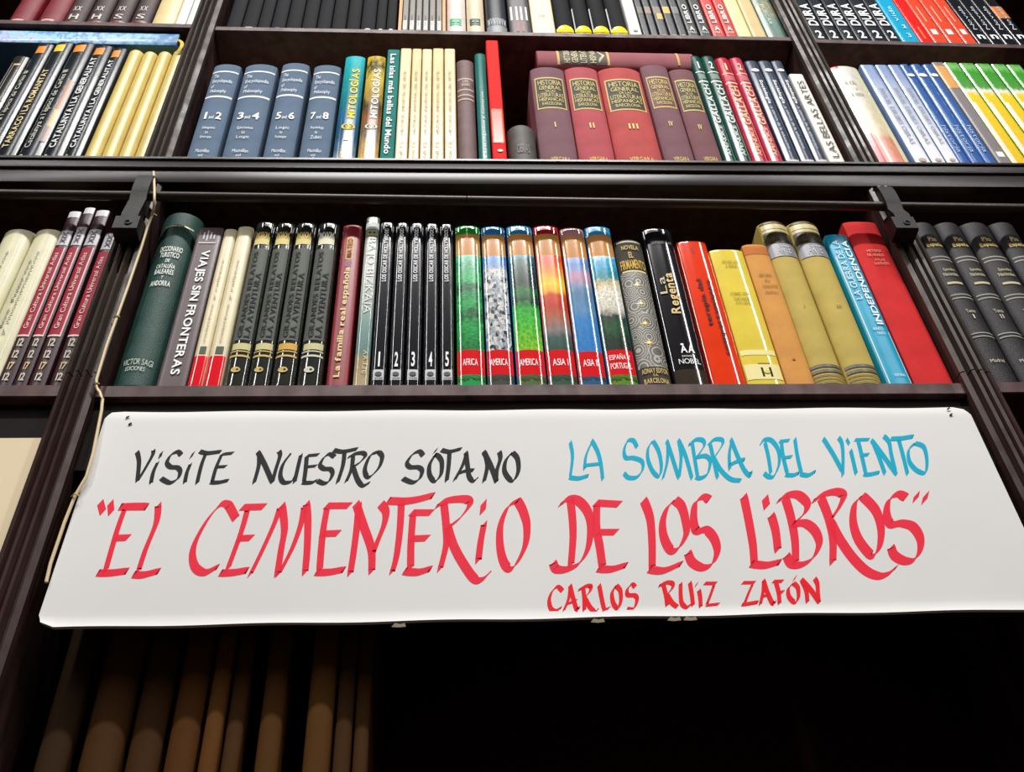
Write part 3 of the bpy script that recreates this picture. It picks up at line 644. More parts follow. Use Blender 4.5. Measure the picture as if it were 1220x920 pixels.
for key, xl, xr, tp, cap, lab, words in (
 ('africa', 544.6, 579.7, 268, '#1d9a35', 'travel volume with green cap and green forest picture, red band AFRICA', [('AFRICA', 428, 436)]),
 ('am1', 581, 614.5, 269, '#2a7fc4', 'travel volume with blue cap and grey city picture, red band AMERICA I', [('AMERICA I', 428, 436)]),
 ('am2', 616.6, 653, 268, '#2f8fc8', 'travel volume with jungle and bright green meadow picture, red band AMERICA II', [('AMERICA II', 428, 436)]),
 ('as1', 654, 690.3, 268, '#b5202a', 'travel volume with red cap and orange sunset picture, red band ASIA I', [('ASIA I', 428, 436)]),
 ('as2', 691.5, 725.3, 271, '#c98f92', 'travel volume with pink cap and blue mountain picture, red band ASIA II', [('ASIA II', 429, 437)]),
 ('esp', 727, 763, 269, '#3c9fd8', 'travel volume with white hill village picture, red band ESPAÑA Y PORTUGAL', [('ESPAÑA Y', 422, 429), ('PORTUGAL', 433, 440)])):
    fm = ramp_mat(key+'_foot_print', [(0, feet[key]), (.45, feet[key]), (.5, '#2e3a26'), (1, feet[key])], 5, (5, 6, 1), .9)
    o1 = 2 if key in ('as2',) else 0
    book(R3, xl, xr, tp, 'round', 'gloss', cap, lab, [P(.015, .985, tp+11, tp+37, '#cf8f4a', 'gloss', 'tan_band'), PIC(.015, .985, tp+36, 417.5+o1, pics[key]),
      PIC(.015, .985, 446, .997, fm, 'foot_picture'), P(.01, .99, 417+o1, 446.5+o1, '#e01a22', 'gloss', 'title_band')]+
      [T(wd, 'H', .12 if len(wd) > 7 else .2, .86 if len(wd) > 7 else .74, y0, y1, '#fff', 0) for wd, y0, y1 in words], group='pictorial travel volumes')
book(R3, 764, 804, 283.5, 'dome', 'cloth', '#45413a', 'dark grey book printed with swirling rings and gold stars', [
  PIC(.03, .97, 324, 437, rings_mat(), 'swirl_print'), T('NOVELA', 'H', .2, .8, 293, 298, GOLD), T('EL', 'H', .40, .56, 301, 308, GOLD), T('FIRMAMENTO', 'H', .08, .93, 310, 321, '#d9b04a'), P(.08, .92, 287, 289, '#c9c0a4', name='band'), P(.1, .92, 322, 324, '#d9d3a0', name='band'),
  STAR(.5, 340, .0062, '#e3c873'), STAR(.5, 362, .0062, '#e3c873'), STAR(.5, 386, .0066, '#e8b94a'), STAR(.5, 409, .0075, '#e8c85a'),
  T('ADNAY EDITOR', 'H', .10, .92, 439, 445, GOLD), T('S.A.', 'H', .42, .58, 446, 449, GOLD), T('BARCELONA', 'H', .12, .9, 451, 457, GOLD)])
book(R3, 806, 849, 271, 'round', 'gloss', '#17151a', 'glossy black novel with gold script title and white emblem near its foot', [
  P(.03, .97, 440, .99, '#3a3028', 'gloss', 'brown_foot'), T('La', 'U', .14, .36, 330, 350, '#d6c9a4', 0), T('Regenta', 'U', .34, .72, 326, 374, '#e6c98a', 1), T('LEOPOLDO ALAS', 'H', .2, .86, 288, 291, '#9a9488', 0),
  T('EDICIONES', 'H', .34, .66, 424, 426, '#eee', 0), T('NOBEL', 'H', .22, .86, 428, 434, '#f6f6f6', 0), T('AA', 'H', .34, .76, 412, 421, '#fff', 1), DISC(.42, .10, 411, '#fff')])
book(R3, 850.5, 891.5, 287, 'soft', 'gloss', '#ee3d17', 'orange-red paperback with black lowercase title reading up', [
  T('terapia del', 'U', .30, .52, 333, 388, '#1a1014'), T('comportamiento', 'U', .60, .80, 334, 423, '#2a1014'), P(.42, .5, 295, 302, '#a33020', name='mark')], name='paperback_book', paper=True)
book(R3, 892.3, 938.5, 297, 'soft', 'gloss', '#eed552', 'yellow paperback with a small black box logo near its foot', [
  T('ANTONIO GALA', 'H', .25, .75, 311, 314, '#8f7a1e', 0), T('A. PERNIA', 'H', .32, .68, 316, 319, '#8f7a1e', 0), T('COMO VIVIR', 'H', .22, .8, 349, 352, '#6a5a10', 0), T('CON CANCER', 'H', .28, .74, 355, 358, '#6a5a10', 0), T('A SU LADO', 'H', .3, .72, 360, 362.5, '#6a5a10', 0), P(.02, .98, 417, 423, '#f2e79a', name='pale_band'), P(.02, .98, 434, 452, '#f3e6a0', name='pale_band'),
  P(.44, .50, 438, 449, '#1a1a1a', name='logo'), P(.66, .72, 438, 449, '#1a1a1a', name='logo'), DISC(.58, .16, 443.5, '#e9d76a'), P(.40, .76, 433, 434, '#4a4420', name='logo')], name='paperback_book', paper=True)
book(R3, 939.3, 973.5, 291, 'soft', 'cloth', '#d99a50', 'plain orange-tan book between the yellow paperback and the olive art volumes', [
  P(.0, 1, .0, 303, '#c9763c', 'cloth', 'darker_head'), T('HISTORIA', 'H', .25, .76, 327, 330, '#7a4a1c', 0), T('DE LA', 'H', .42, .62, 333, 336, '#7a4a1c', 0), T('CIVILIZACION', 'H', .26, .85, 340, 343, '#7a4a1c', 0), T('ESPAÑOLA', 'H', .28, .8, 347, 350, '#7a4a1c', 0), DISC(.5, .12, 428, '#c07a38')])
for i, (xl, xr, lab) in enumerate(((974, 1014.5, 'olive-gold art volume with ringed head and painted rail shadow, beside the orange-tan book'), (1016, 1058, 'olive-gold art volume with ringed head and painted rail shadow, beside the turquoise book'))):
    its = [P(.02, .98, 264, 266, '#3c3418', 'satin', 'dark_ring_and_shadow')]
    its += [P(.03, .97, 267, 276, '#d8c98e', 'satin', 'pale_ring'), P(.04, .96, 272, 273, '#6b5c2c', 'satin', 'dark_ring_and_shadow'), P(.02, .98, 277, 289, '#37311f', 'satin', 'dark_ring_and_shadow'), T('HISTORIA', 'H', .14, .86, 282, 287, '#6e6540', 0), P(.02, .98, 290, 305, '#8f8f96', 'satin', 'grey_band'), T('ARTE', 'H', .26, .74, 293, 302, '#d0d0d6', 0)]  # the widest dark ring is the ladder rail's shadow, painted on
    for q_ in (434, 440): its.append(P(.02, .98, q_, q_+3.4, '#6a675a', 'satin', 'dark_ring_and_shadow'))
    for q_ in (446.5, 450.5, 454.5): its.append(P(.02, .98, q_, q_+1.1, '#6f6436', 'satin', 'dark_ring_and_shadow'))
    its.append(T('I' if i == 0 else 'III', 'H', .46, .5 if i == 0 else .60, 364, 367, '#7a6a30', 0))
    book(R3, xl, xr, 262, 'dome', 'cloth', '#c4ac5c', lab, its, group='olive-gold art volumes')
book(R3, 1059.5, 1090.5, 279, 'soft', 'satin', '#0fa2c6', 'turquoise paperback with white capitals reading down', [
  T('LA GUERRA DE LA', 'U', .14, .42, 287, 357, '#dff4fa', 0), T('INDEPENDENCIA', 'U', .56, .84, 287, 387, '#f2fbff'), P(.05, .09, 305, 458, '#d8f2f8', name='white_line'), P(.90, .94, 395, 458, '#d8f2f8', name='white_line'), T('BENITO', 'H', .3, .72, 391, 394, '#dff4fa', 0), T('GALDOS', 'H', .4, .74, 396, 399, '#dff4fa', 0), T('EDITORIAL', 'H', .36, .8, 446, 449, '#dff4fa', 0)], name='paperback_book', paper=True)
book(R3, 1092, 1140, 264, 'soft', 'cloth', '#d32b2c', 'large plain red cloth book against the fluted upright', [
  T('HISTORIA', 'H', .3, .72, 298, 301, '#e3a08a', 0), T('DEL MUNDO', 'H', .26, .74, 303, 306, '#e3a08a', 0), T('ATLAS', 'H', .4, .7, 309, 311.5, '#e3a08a', 0), T('ILUSTRADO', 'H', .36, .78, 313, 316, '#e3a08a', 0)])
# ---- middle row, side bays
for i, (xl, xr) in enumerate(((1134.5, 1166.5), (1167.5, 1199.5), (1201, 1237.5), (1239, 1271))):
    wh = ['first after the fluted upright', 'second from the fluted upright', 'third from the fluted upright', 'half cut by the frame edge'][i]
    its = [T('Pio', 'H', .34, .66, 283, 288, GOLD), T('España', 'H', .18, .80, 290, 295, GOLD)]
    for q_ in (305, 309, 350, 354, 396, 400): its.append(P(.06, .94, q_, q_+1.4, '#a09c94', 'print', 'gilt_line'))
    its += [T('Episodios', 'H', .3, .74, 320, 324, '#d6caa0', 0), T('Nacionales', 'H', .22, .78, 325, 329, '#d6caa0', 0), P(.2, .8, 336, 338.5, '#c9bf98', 'print', 'gilt_line'), T('Tomo', 'H', .32, .66, 369, 373, '#cfc8b4', 0), T(['I', 'II', 'III', 'IV'][i], 'H', .44, .56, 375, 380, '#cfc8b4', 0), T('Madrid', 'H', .25, .74, 428, 432, '#cfc8b4', 0)]
    book(('3', 'R'), xl, xr, 263, 'dome', 'leather', '#272325', 'black leather history volume with gilt lines, '+wh, its, yref=360, group='black leather history volumes', name='leather_bound_book')
for xl, xr, tp, lab in ((-10, 27, 271, 'cream rounded book at the frame edge, second from the maroon volumes'), (28, 63, 271, 'cream rounded book beside the maroon lettered volumes')):
    book(('3', 'L'), xl, xr, tp, 'dome', 'satin', '#ded8b4', lab, [T('los fueros', 'U', .30, .42, 310, 390, '#7a7a68', 0), T('y monumentos', 'U', .48, .6, 300, 400, '#8a8874', 0), P(.74, .77, 285, 440, '#f4f0dc', name='ridge')], yref=300, group='cream rounded books')
for i, (xl, xr, tp) in enumerate(((-8, 11.5, 251), (12.5, 29.5, 246.5), (30.5, 51.5, 249.5), (55.5, 76, 277))):
    wh = ['beside the cream rounded books', 'second from the cream rounded books', 'third from the cream rounded books', 'shorter and leaning-free by the upright'][i]
    if i == 3: wh = 'shortest of the set, beside the upright'
    dy = 0 if i < 3 else 5
    its = [P(.06, .94, tp+1, tp+8, '#cfcbd0', 'satin', 'silver_cap')] if i < 3 else []
    its += [P(.06, .94, tp+(24 if i < 3 else 1), 292+dy, '#bdb9be', 'satin', 'silver_label'), T('XIX', 'U', .3, .7, tp+(26 if i < 3 else 3), 290+dy, '#55505a', 1), P(.05, .80, 295+dy, 400, '#a0283a', 'print', 'title_panel'),
            T('Gran Cultura Universal Atlas', 'U', .26, .58, 302+dy, 392, '#efd9cf', 0), P(.80, .88, 295+dy, 400, '#eab9bb', 'satin', 'pale_line'), P(.05, .88, 399, 401, '#e8c9c4', 'satin', 'pale_line')]
    for q_ in (404, 418, 432, 445): its.append(T('12' if q_ != 432 else '17', 'H', .34, .72, q_, q_+9, '#d8cdbb' if q_ != 432 else '#d6bd84'))
    book(('3', 'L'), xl, xr, tp, 'round', 'satin', '#3a1d25', 'maroon encyclopedia volume with red title panel, '+wh, its, group='maroon encyclopedia volumes')

# ---- second row, main bay
R2 = ('2', 'M')
enc = [((218.5, 255.6), 76, '1 and 2', ('Abbagnano', 'to', 'Entropy')), ((260.5, 304.5), 76, '3 and 4', ('Epictetus', 'to', 'Logic')), ((310, 347.5), 74.5, '5 and 6', ('Logic', 'to', 'Psychologism')), ((353.5, 390.5), 77, '7 and 8', ('Psychology', 'to', 'Zubiri'))]
for (x, tp, num, sub) in enc:
    its = [P(.02, .98, tp+8.5, tp+10, '#e6e9ee', name='white_line'), P(.02, .98, tp+38, tp+40, '#e6e9ee', name='white_line'),
           T('The', 'H', .14, .32, tp+13, tp+17, '#e9ecef', 0), T('Encyclopedia', 'H', .14, .86, tp+19, tp+24, '#e9ecef', 0), T('of', 'H', .14, .24, tp+25, tp+29, '#e9ecef', 0), T('Philosophy', 'H', .16, .74, tp+31, tp+36, '#e9ecef', 0),
           T(num[0], 'H', .18, .36, 134, 142, '#fff'), T('and', 'H', .40, .56, 138, 142, '#fff', 0), T(num[-1], 'H', .62, .82, 134, 142, '#fff'),
           T(sub[0], 'H', .26, .72, 151, 155, '#e9ecef', 0), T(sub[1], 'H', .42, .52, 157, 160, '#e9ecef', 0), T(sub[2], 'H', .3, .68, 162, 166, '#e9ecef', 0),
           T('Macmillan', 'H', .28, .74, 178, 182, '#e9ecef', 0), T('and', 'H', .42, .56, 184, 187, '#e9ecef', 0), T('Free Press', 'H', .24, .74, 188, 191.5, '#e9ecef', 0)]
    book(R2, x[0], x[1], tp, 'round', 'cloth', '#5f7288', f'thick grey-blue reference volume numbered {num}', its, group='grey-blue reference volumes')
sea = ramp_mat('teal_myth_print', [(0, '#a9a2b4'), (.1, '#4d6f8a'), (.22, '#1f4f6e'), (.38, '#12628e'), (.55, '#0d7a86'), (.78, '#15a0a4'), (1, '#2fc0c8')], 5, (3, 12, 1), .3)
yel = ramp_mat('yellow_myth_print', [(0, '#d9b24a'), (.14, '#b58f5c'), (.26, '#6a6250'), (.38, '#9a5a2c'), (.5, '#4a3c2a'), (.62, '#b9993c'), (.8, '#d9c04a'), (.9, '#3a3420'), (1, '#e6c43a')], 6, (4, 10, 1), .35)
for xl, xr, tp, m_, c, n_, lab in ((394.5, 422.5, 66, sea, '#f2d63a', 'I', 'teal mythology book with yellow title reading up'), (424.6, 450, 66, yel, '#f7efe0', 'II', 'mottled yellow-brown mythology book with white title reading up')):
    book(R2, xl, xr, tp, 'round', 'jacket', '#2a6f80' if n_ == 'I' else '#b8922f', lab, [PIC(.015, .985, .01, .995, m_), T('MITOLOGÍAS', 'U', .34, .80, 83, 141, c), DISC(.54, .62, 151, c), DISC(.54, .46, 151, '#2a4a5c' if n_ == 'I' else '#7a4a36'), DISC(.56, .28, 151, c), DISC(.56, .14, 151, '#2a4a5c' if n_ == 'I' else '#7a4a36'), T(n_, 'U' if n_ == 'I' else 'H', .40, .62, 162, 172, '#f0f0f0'), T('ATICA', 'U', .3, .5, 177, 189, c, 0)])
book(R2, 451.5, 469, 59, 'flat', 'cloth', '#1f7a74', 'slim green book with white title reading down', [T('Las islas más bellas del Mundo', 'D', .26, .72, 65, 184, '#f2f6f0')], paper=True)
for i, (xl, xr) in enumerate(((469.5, 485), (485.6, 499), (499.4, 513.2), (513.8, 529), (529.6, 544.8))):
    wh = ['beside the slim green book', 'second from the slim green book', 'middle one of the five', 'fourth from the slim green book', 'beside the brown ribbed book'][i]
    book(R2, xl, xr, 57.5+.4*(i % 3), 'flat', 'jacket', '#e6cf9c' if i % 2 else '#ead8ac', 'tall slim cream volume, '+wh, [T('HISTORIA UNIVERSAL DEL ARTE', 'U', .35, .62, 85, 160, '#b39a66', 0), T('ARTE', 'U', .3, .66, 168, 190, '#c9b078', 0)], group='tall slim cream volumes', paper=True)
book(R2, 545.6, 569.5, 70, 'dome', 'leather', '#6a4c4a', 'brown ribbed book beside the cream volumes', [P(.05, .95, q_, q_+1.6, '#c0aa9c', 'print', 'gilt_line') for q_ in (93, 106, 112.5, 117.5)]+[T('LES', 'H', .36, .66, 96, 99, '#d9c6b4', 0), T('GRANDS', 'H', .26, .74, 100, 103, '#d9c6b4', 0)])
book(R2, 571, 586, 62, 'dome', 'jacket', '#25706a', 'slim teal book beside the tall red book', [T('La Navegacion y Comercio', 'U', .4, .68, 110, 188, '#dfe9e2', 0)])
book(R2, 587.3, 605, 48, 'flat', 'cloth', '#e3231f', 'tallest red book beside the dark gap', [P(.02, .98, 130, 170, '#e8481f', 'jacket', 'orange_band'), DISC(.55, .4, 180, '#f3dcd4'), DISC(.55, .22, 180, '#d8323a')], paper=True)
book(R2, 607.5, 643.5, 147, 'barrel', 'leather', '#55504c', 'short worn grey-black book in the gap beside the tall red book', [T('OBRAS', 'H', .28, .72, 172, 182, '#8f8a86', 0)], name='leather_bound_book', depth=.10)
hist = [(645, 691, 79.5, '#7d5a62', 'I', 79, 'plum literary history volume numbered I'), (691.7, 736, 79.5, '#b4535a', 'II', 80, 'rose-red literary history volume numbered II'), (736.8, 794, 80, '#b9504e', 'III', 81, 'thickest rose-red literary history volume, numbered III'),
        (794.8, 831.5, 77, '#7c5760', 'IV', 78, 'plum literary history volume numbered IV beside the thick rose-red one'), (832.2, 865, 82, '#7c5358', 'IV', 82, 'plum literary history volume numbered IV beside the green volumes')]
def hist_items(n_, t, dark):
    a = [P(.08, .92, t+13, t+50, GOLD, 'print', 'gilt_frame'), P(.11, .89, t+14.5, t+48.5, dark, 'print', 'title_label')]
    for k_, (s, x0, y0, y1) in enumerate((('HISTORIA', .16, 17, 22.5), ('GENERAL', .18, 23.5, 28), ('DE LAS', .36, 28.8, 31.5), ('LITERATURAS', .14, 32.3, 37), ('HISPANICAS', .15, 37.8, 41.8), ('BARCELONA', .22, 43, 46.5))):
        a.append(T(s, 'H', x0, 1-x0, t+y0, t+y1, '#dcc878', 0))
    a += [T(n_, 'H', .5-.035*len(n_), .5+.035*len(n_), t+67, t+73, '#ecd27a'), T('VERGARA', 'H', .26, .78, 187.5, 192.5, '#d8b45c', 1)]
    return a
for xl, xr, tp, c, n_, t, lab in hist:
    book(R2, xl, xr, tp, 'round', 'cloth', c, lab, hist_items(n_, t, '#3d3a34' if n_ != 'IV' or t == 82 else '#6e4a44'), group='literary history volumes')
for i, (xl, xr, c, n_, lab, tp) in enumerate(((865.5, 881, '#0f4a40', '1', 'dark green supplement volume with white numeral 1', 65), (881.6, 899.7, '#11483e', '2', 'dark green supplement volume with white numeral 2', 65), (900.3, 919.5, '#b5203a', '1', 'crimson supplement volume with gold numeral 1 beside the green pair', 67), (920, 937.5, '#b8324e', '2', 'slightly paler crimson supplement volume, beside the dark blue books', 67))):  # the second crimson cover is slightly paler all over
    k = '#eef2ec' if i < 2 else '#f0cfa0'
    book(R2, xl, xr, tp, 'dome', 'jacket', c, lab, [T(n_, 'H', .36, .64, tp+9, tp+17, k), P(.08, .92, tp+20, tp+21, k, name='line'), P(.08, .92, tp+31, tp+32.5, k, name='line'), P(.2, .8, tp+23, tp+29, '#7f8f86' if i < 2 else '#c4606a', name='ornament'), T('GALLACH', 'U', .30, .78, tp+36, tp+82, k), T('APENDICE', 'U', .36, .68, tp+85, 186, k, 0)], group='supplement volumes')
for i, (xl, xr) in enumerate(((939, 956.3), (957.4, 974.2), (975, 990))):
    wh = ['beside the crimson volumes', 'middle one of three', 'beside the narrow white book'][i]
    book(R2, xl, xr, 71.5, 'round', 'jacket', '#3c4658', 'dark blue-grey book with white oval emblem, '+wh, [DISC(.5, .62, 84, '#f0f0f0'), DISC(.5, .3, 84, '#8a8f9a'), T('Sociología', 'D', .36, .72, 96, 124, '#fff'), T('y ciencia de la educacion', 'D', .4, .66, 128, 178, '#cfd3dc', 0), P(.05, .95, 190, 193, '#c9c9c9', name='pale_foot')], group='dark blue-grey books')
book(R2, 991, 1010, 88, 'flat', 'satin', '#ebe6da', 'narrow white book with black capitals reading up beside the upright', [T('LAS BELLAS ARTES', 'U', .28, .74, 97, 188, '#3c3a38', 0)], paper=True)
# flat-lying books
def flat_book(pos_px, xa_, xb_, thick, style, kind, col, label, items, zbot, group=None, set_=.003, depth=.16, name='hardback_book'):
    sp = Spine(thick, style); h = xb_-xa_
    b = thing(name, label, 'book', (xb_, set_, zbot+thick/2), group); b.rotation_euler = (0, -math.pi/2, 0)
    cv = cover(sp, h, depth, mat(kind, col), b); dress(cv, sp, h, items, lambda y: h*(1-y)); return b
xa_, xb_ = un(640, 68, .003)[0], un(829, 74, .003)[0]
zh = max(zat(o.location.x, .002, tp) for o, tp in [(co, 79)])
zb_ = max(zat(un(x, 79, 0)[0], .001, y) for x, y in ((668, 79.5), (714, 79.5), (765, 80), (812, 77)))+.0006
flat_book(None, xa_, xb_, zat(un(735, 60)[0], .003, 58.5)-zb_, 'round', 'cloth', '#9a5a60', 'maroon literary history volume lying flat across the upright set', [
  P(.06, .94, .125, .14, GOLD, 'print', 'gilt_frame'), P(.06, .94, .44, .455, GOLD, 'print', 'gilt_frame'), P(.06, .94, .145, .435, '#55504a', 'print', 'title_label')]+
  [T(s, 'H', .12, .88, a, a+.04, '#d8cba0', 1) for s, a in (('HISTORIA', .165), ('GENERAL', .215), ('LITERAT', .27), ('HISPAN', .33), ('V', .385))]+[P(.1, .9, .885, .90, '#d0a860', 'print', 'gilt_line')], zb_, set_=.003, group='literary history volumes', depth=.15)
marb = ramp_mat('blue_marbled_print', [(0, '#2f6fa8'), (.2, '#7fb8e0'), (.38, '#a8d0e8'), (.5, '#4a7fc0'), (.62, '#7fc8e6'), (.8, '#b0c4e8'), (1, '#6f86c8')], 5, (2, 22, 1), 1.2, rough=.4)
zb2 = max(zat(un(x, 55, 0)[0], .001, y) for x, y in ((50, 50.5), (72, 49), (98, 49.5), (125, 53)))+.0006
zt2 = LN['1', 'L'].z(-.4)-TH['1']
xb2 = un(214, 41, .003)[0]
fb = flat_book(None, -.70, xb2, min(zat(un(110, 36)[0], .003, 36)-zb2, zt2-zb2-.003), 'soft', 'satin', '#3f6f9c', 'blue marbled book lying flat on top of the black books', [PIC(.02, .98, .003, .997, marb, 'marbled_spine')], zb2)
X, Z = un(214, 46, .0); lx, lz = X-.002, Z
rb = []
for i in range(9):
    t = i/8; px, py = 212+6*math.sin(t*3.0)-1*t, 47+15*t; a = un(px-2.2, py, -.001); c = un(px+2.2, py, -.001); rb += [(a[0], -.001-.003*math.sin(t*3.1), a[1]), (c[0], -.001-.003*math.sin(t*3.1), c[1])]
rt = thing('ribbon', 'yellow ribbon hanging from the end of the blue marbled book', 'ribbon', (rb[0][0], 0, rb[0][2]))
n_ = len(rb); v = [(x-rb[0][0], y, z-rb[0][2]) for x, y, z in rb]; v += [(x, y+.0004, z) for x, y, z in v]
f = [(2*i, 2*i+1, 2*i+3, 2*i+2) for i in range(8)]+[(n_+2*i, n_+2*i+2, n_+2*i+3, n_+2*i+1) for i in range(8)]+[(2*i, 2*i+2, n_+2*i+2, n_+2*i) for i in range(8)]+[(2*i+1, n_+2*i+1, n_+2*i+3, 2*i+3) for i in range(8)]
mk('ribbon_strip', v, f, mat('satin', '#d9b92a'), rt, 50)

# ---- second row, side bays
L2 = ('2', 'L')
for xl, xr, tp, lab in ((94.8, 115.5, 57.5, 'yellow-tan book beside the black lettered books'), (116.3, 135.6, 59.5, 'yellow-tan book, second from the black lettered books'), (136.3, 155.3, 59.5, 'yellow-tan book, third from the black lettered books'), (156, 175, 58, 'yellow-tan book beside the upright, under the ribbon')):
    book(L2, xl, xr, tp, 'barrel', 'satin', '#d6be6c', lab, group='yellow-tan rounded books')
blk = [(-56, -33.5, 66, 'dark book with silver lines at the frame edge', None), (-33, -9.5, 51, 'black history book with orange square label, beside the silver-lined book', 'Catalunya a l època de Carles III'), (-9, 16.3, 49, 'black history book with yellow square label', 'TARRACO i LA ROMANITAT'),
       (17, 46.2, 49.5, 'black history book with orange label and brown picture strip', 'Catalunya a l època de Carles III'), (47, 72.8, 53, 'black book with white capitals, beside the one with a brown picture strip', 'CATALUNYA I LA GENERALITAT'), (73.5, 94.3, 56, 'black book with white capitals, beside the yellow-tan books', 'CATALUNYA I LA GENERALITAT')]
for i, (xl, xr, tp, lab, txt) in enumerate(blk):
    if i == 0: its = [P(.12, .16, 74, 120, '#b0aca4', 'satin', 'silver_line'), P(.3, .34, 78, 120, '#b0aca4', 'satin', 'silver_line'), P(.8, .86, 68, 120, '#d0ccc4', 'satin', 'silver_line'), P(.3, .7, 76, 78, '#d8b090', 'satin', 'silver_line')]
    else:
        c = '#f0f0ee' if i > 3 else ('#e6cf96' if i == 2 else '#d8d2c0')
        its = [P(.12, .66, tp+4, tp+12, '#f08a1c' if i != 2 else '#e8c02a', 'satin', 'square_label'), T(txt, 'U', .14, .48, tp+(16 if i > 3 else 34), 176, c, 1 if i > 3 or i == 2 else 0), DISC(.2, .14, 185, '#e6d88a')]
        if i == 3: its += [P(.66, .9, 95, 130, '#a85f2a', 'satin', 'picture_strip'), P(.66, .9, 130, 150, '#c9a860', 'satin', 'picture_strip'), P(.66, .9, 150, 168, '#8a6a50', 'satin', 'picture_strip')]
    book(L2, xl, xr, tp, 'round', 'jacket', '#1d2229' if i else '#2c2a26', lab, its, group='black history books' if i else None)
RR2 = ('2', 'R')
flap = ramp_mat('dust_jacket_print', [(0, '#e08a78'), (.24, '#dc8f70'), (.3, '#dcc9a4'), (.7, '#d9d2bc'), (1, '#d6d2cc')], 3, (2, 5, 1), .1, .3)
book(RR2, 1049, 1090, 78, 'round', 'jacket', '#d9d3c4', 'worn cream dust-jacketed book with red lower edge beside the upright', [PIC(.02, .80, .02, .995, flap, 'jacket_picture'), P(.80, .98, .01, .99, '#dfdcae', 'jacket', 'pale_edge'), P(.02, .24, 158, .995, '#d83048', 'jacket', 'red_edge'), P(.02, .3, .0, .03, '#c9343c', 'jacket', 'red_corner'), T('ANGEL', 'H', .24, .62, 97, 101, '#9a948a', 0), T('DE LA', 'H', .34, .56, 105, 108, '#9a948a', 0), T('ALMUDENA', 'H', .26, .66, 111, 115, '#8a8a90', 0)])
for i, (xl, xr) in enumerate(((1093, 1112), (1113, 1129.8), (1130.6, 1146))):
    wh = ['beside the cream dust-jacketed book', 'middle one of three', 'beside the plain blue books'][i]
    fade = ramp_mat(f'blue_white_print_{i}', [(0, '#f4f2f0'), (.35, '#d3d8e6'), (.7, '#a9b6cf'), (.86, '#8297c0'), (1, '#6f8bbd')], 3, (2, 6, 1), .08, .3)
    book(RR2, xl, xr, 77, 'flat', 'jacket', '#7088b8', 'slim blue book fading to white at its foot, '+wh, [PIC(.02, .98, .005, .995, fade), T('MIGUEL DELIBES OBRAS', 'D', .34, .66, 106, 172, '#8d93a4', 0), DISC(.5, .5, 191, '#b9a9a4')], group='slim blue and white books', paper=True)
for i, (xl, xr) in enumerate(((1147, 1160.5), (1161.3, 1177), (1177.7, 1191.7))):
    wh = ['beside the blue and white books', 'middle one of three', 'beside the grey book'][i]
    book(RR2, xl, xr, 76, 'soft', 'jacket', '#3a63a4', 'plain blue book with white disc at its head, '+wh, [DISC(.5, .72, 90, '#e9edf2'), T('historia', 'D', .3, .7, 150, 182, '#a9c2e0', 0)], group='plain blue books', paper=True)
book(RR2, 1192.5, 1209.5, 74, 'flat', 'satin', '#7d7677', 'grey book with orange head and small white label at its foot', [P(.01, .99, .0, 105, '#d99a52', 'satin', 'orange_head'), P(.25, .75, 181, 187, '#f0f0ee', 'satin', 'white_label')], paper=True)
fld = ramp_mat('green_yellow_print', [(0, '#f2c40c'), (.66, '#f4d01a'), (.7, '#f0efe0'), (.74, '#4f9a3a'), (.9, '#2f9a1c'), (.96, '#7fc06a'), (1, '#3aa024')], 5, (4, 14, 1), .1, .25)
for i, (xl, xr) in enumerate(((1127.5, 1144.8), (1145.6, 1163.5), (1164.4, 1182), (1183, 1200), (1201, 1218))):
    wh = ['beside the grey book', 'second from the grey book', 'middle one of five', 'fourth from the grey book', 'farthest from the grey book'][i]
    book(RR2, xl, xr, 74.5+.6*i, 'flat', 'jacket', '#3a9a28', 'green-headed yellow nature book, '+wh, [PIC(.01, .99, .003, .997, fld), P(.04, .30, 122, .99, '#f4ead8', 'jacket', 'white_edge')], yref=80, group='green and yellow nature books', paper=True)

# ---- top row, seen from below
L1, M1, R1 = ('1', 'L'), ('1', 'M'), ('1', 'R')
for xl, xr, c, lab in ((3, 33, '#7a1826', 'dark red leather book at the frame edge of the top row'), (38, 69, '#7c1c2a', 'dark red leather book beside the four black ornamented volumes')):
    book(L1, xl, xr, .23, 'dome', 'leather', c, lab, [P(.25, .75, 22.5, 24.5, '#c9a9a4', 'print', 'gilt_line')], name='leather_bound_book', group='dark red leather books')
for i, (xl, xr) in enumerate(((70, 96), (97, 123), (124, 149), (150, 175))):
    wh = ['beside the dark red books', 'second from the dark red books', 'third from the dark red books', 'beside the cream book'][i]
    book(L1, xl, xr, .235, 'dome', 'leather', '#3d2a2c', 'dark brown volume with pale ornament, '+wh, [T('H' if i < 2 else 'S', 'H', .3, .72, 17, 23, '#cfc4bc', 1), P(.1, .9, 24.5, 26.5, '#7a2c34', 'satin', 'red_line'), T('XX', 'H', .3, .7, 8, 13, '#cfc4bc')], group='dark brown ornamented volumes', name='leather_bound_book')
book(L1, 177, 205.5, .22, 'round', 'satin', '#dcc68e', 'plain cream-tan book in the top row beside the white pair')
for xl, xr, lab in ((206.3, 219, 'slim white book in the top row beside the cream-tan one'), (219.6, 231.5, 'slim white book in the top row beside the upright')):
    book(L1, xl, xr, .22, 'round', 'satin', '#e4e6e2', lab, group='slim white books')
bx = [267.5, 286, 305, 321, 339, 358, 376, 393.5, 411.5, 428.5, 447, 459.5, 472]
od = ['first', 'second', 'third', 'fourth', 'fifth', 'sixth', 'seventh', 'eighth', 'ninth', 'tenth', 'eleventh', 'twelfth']
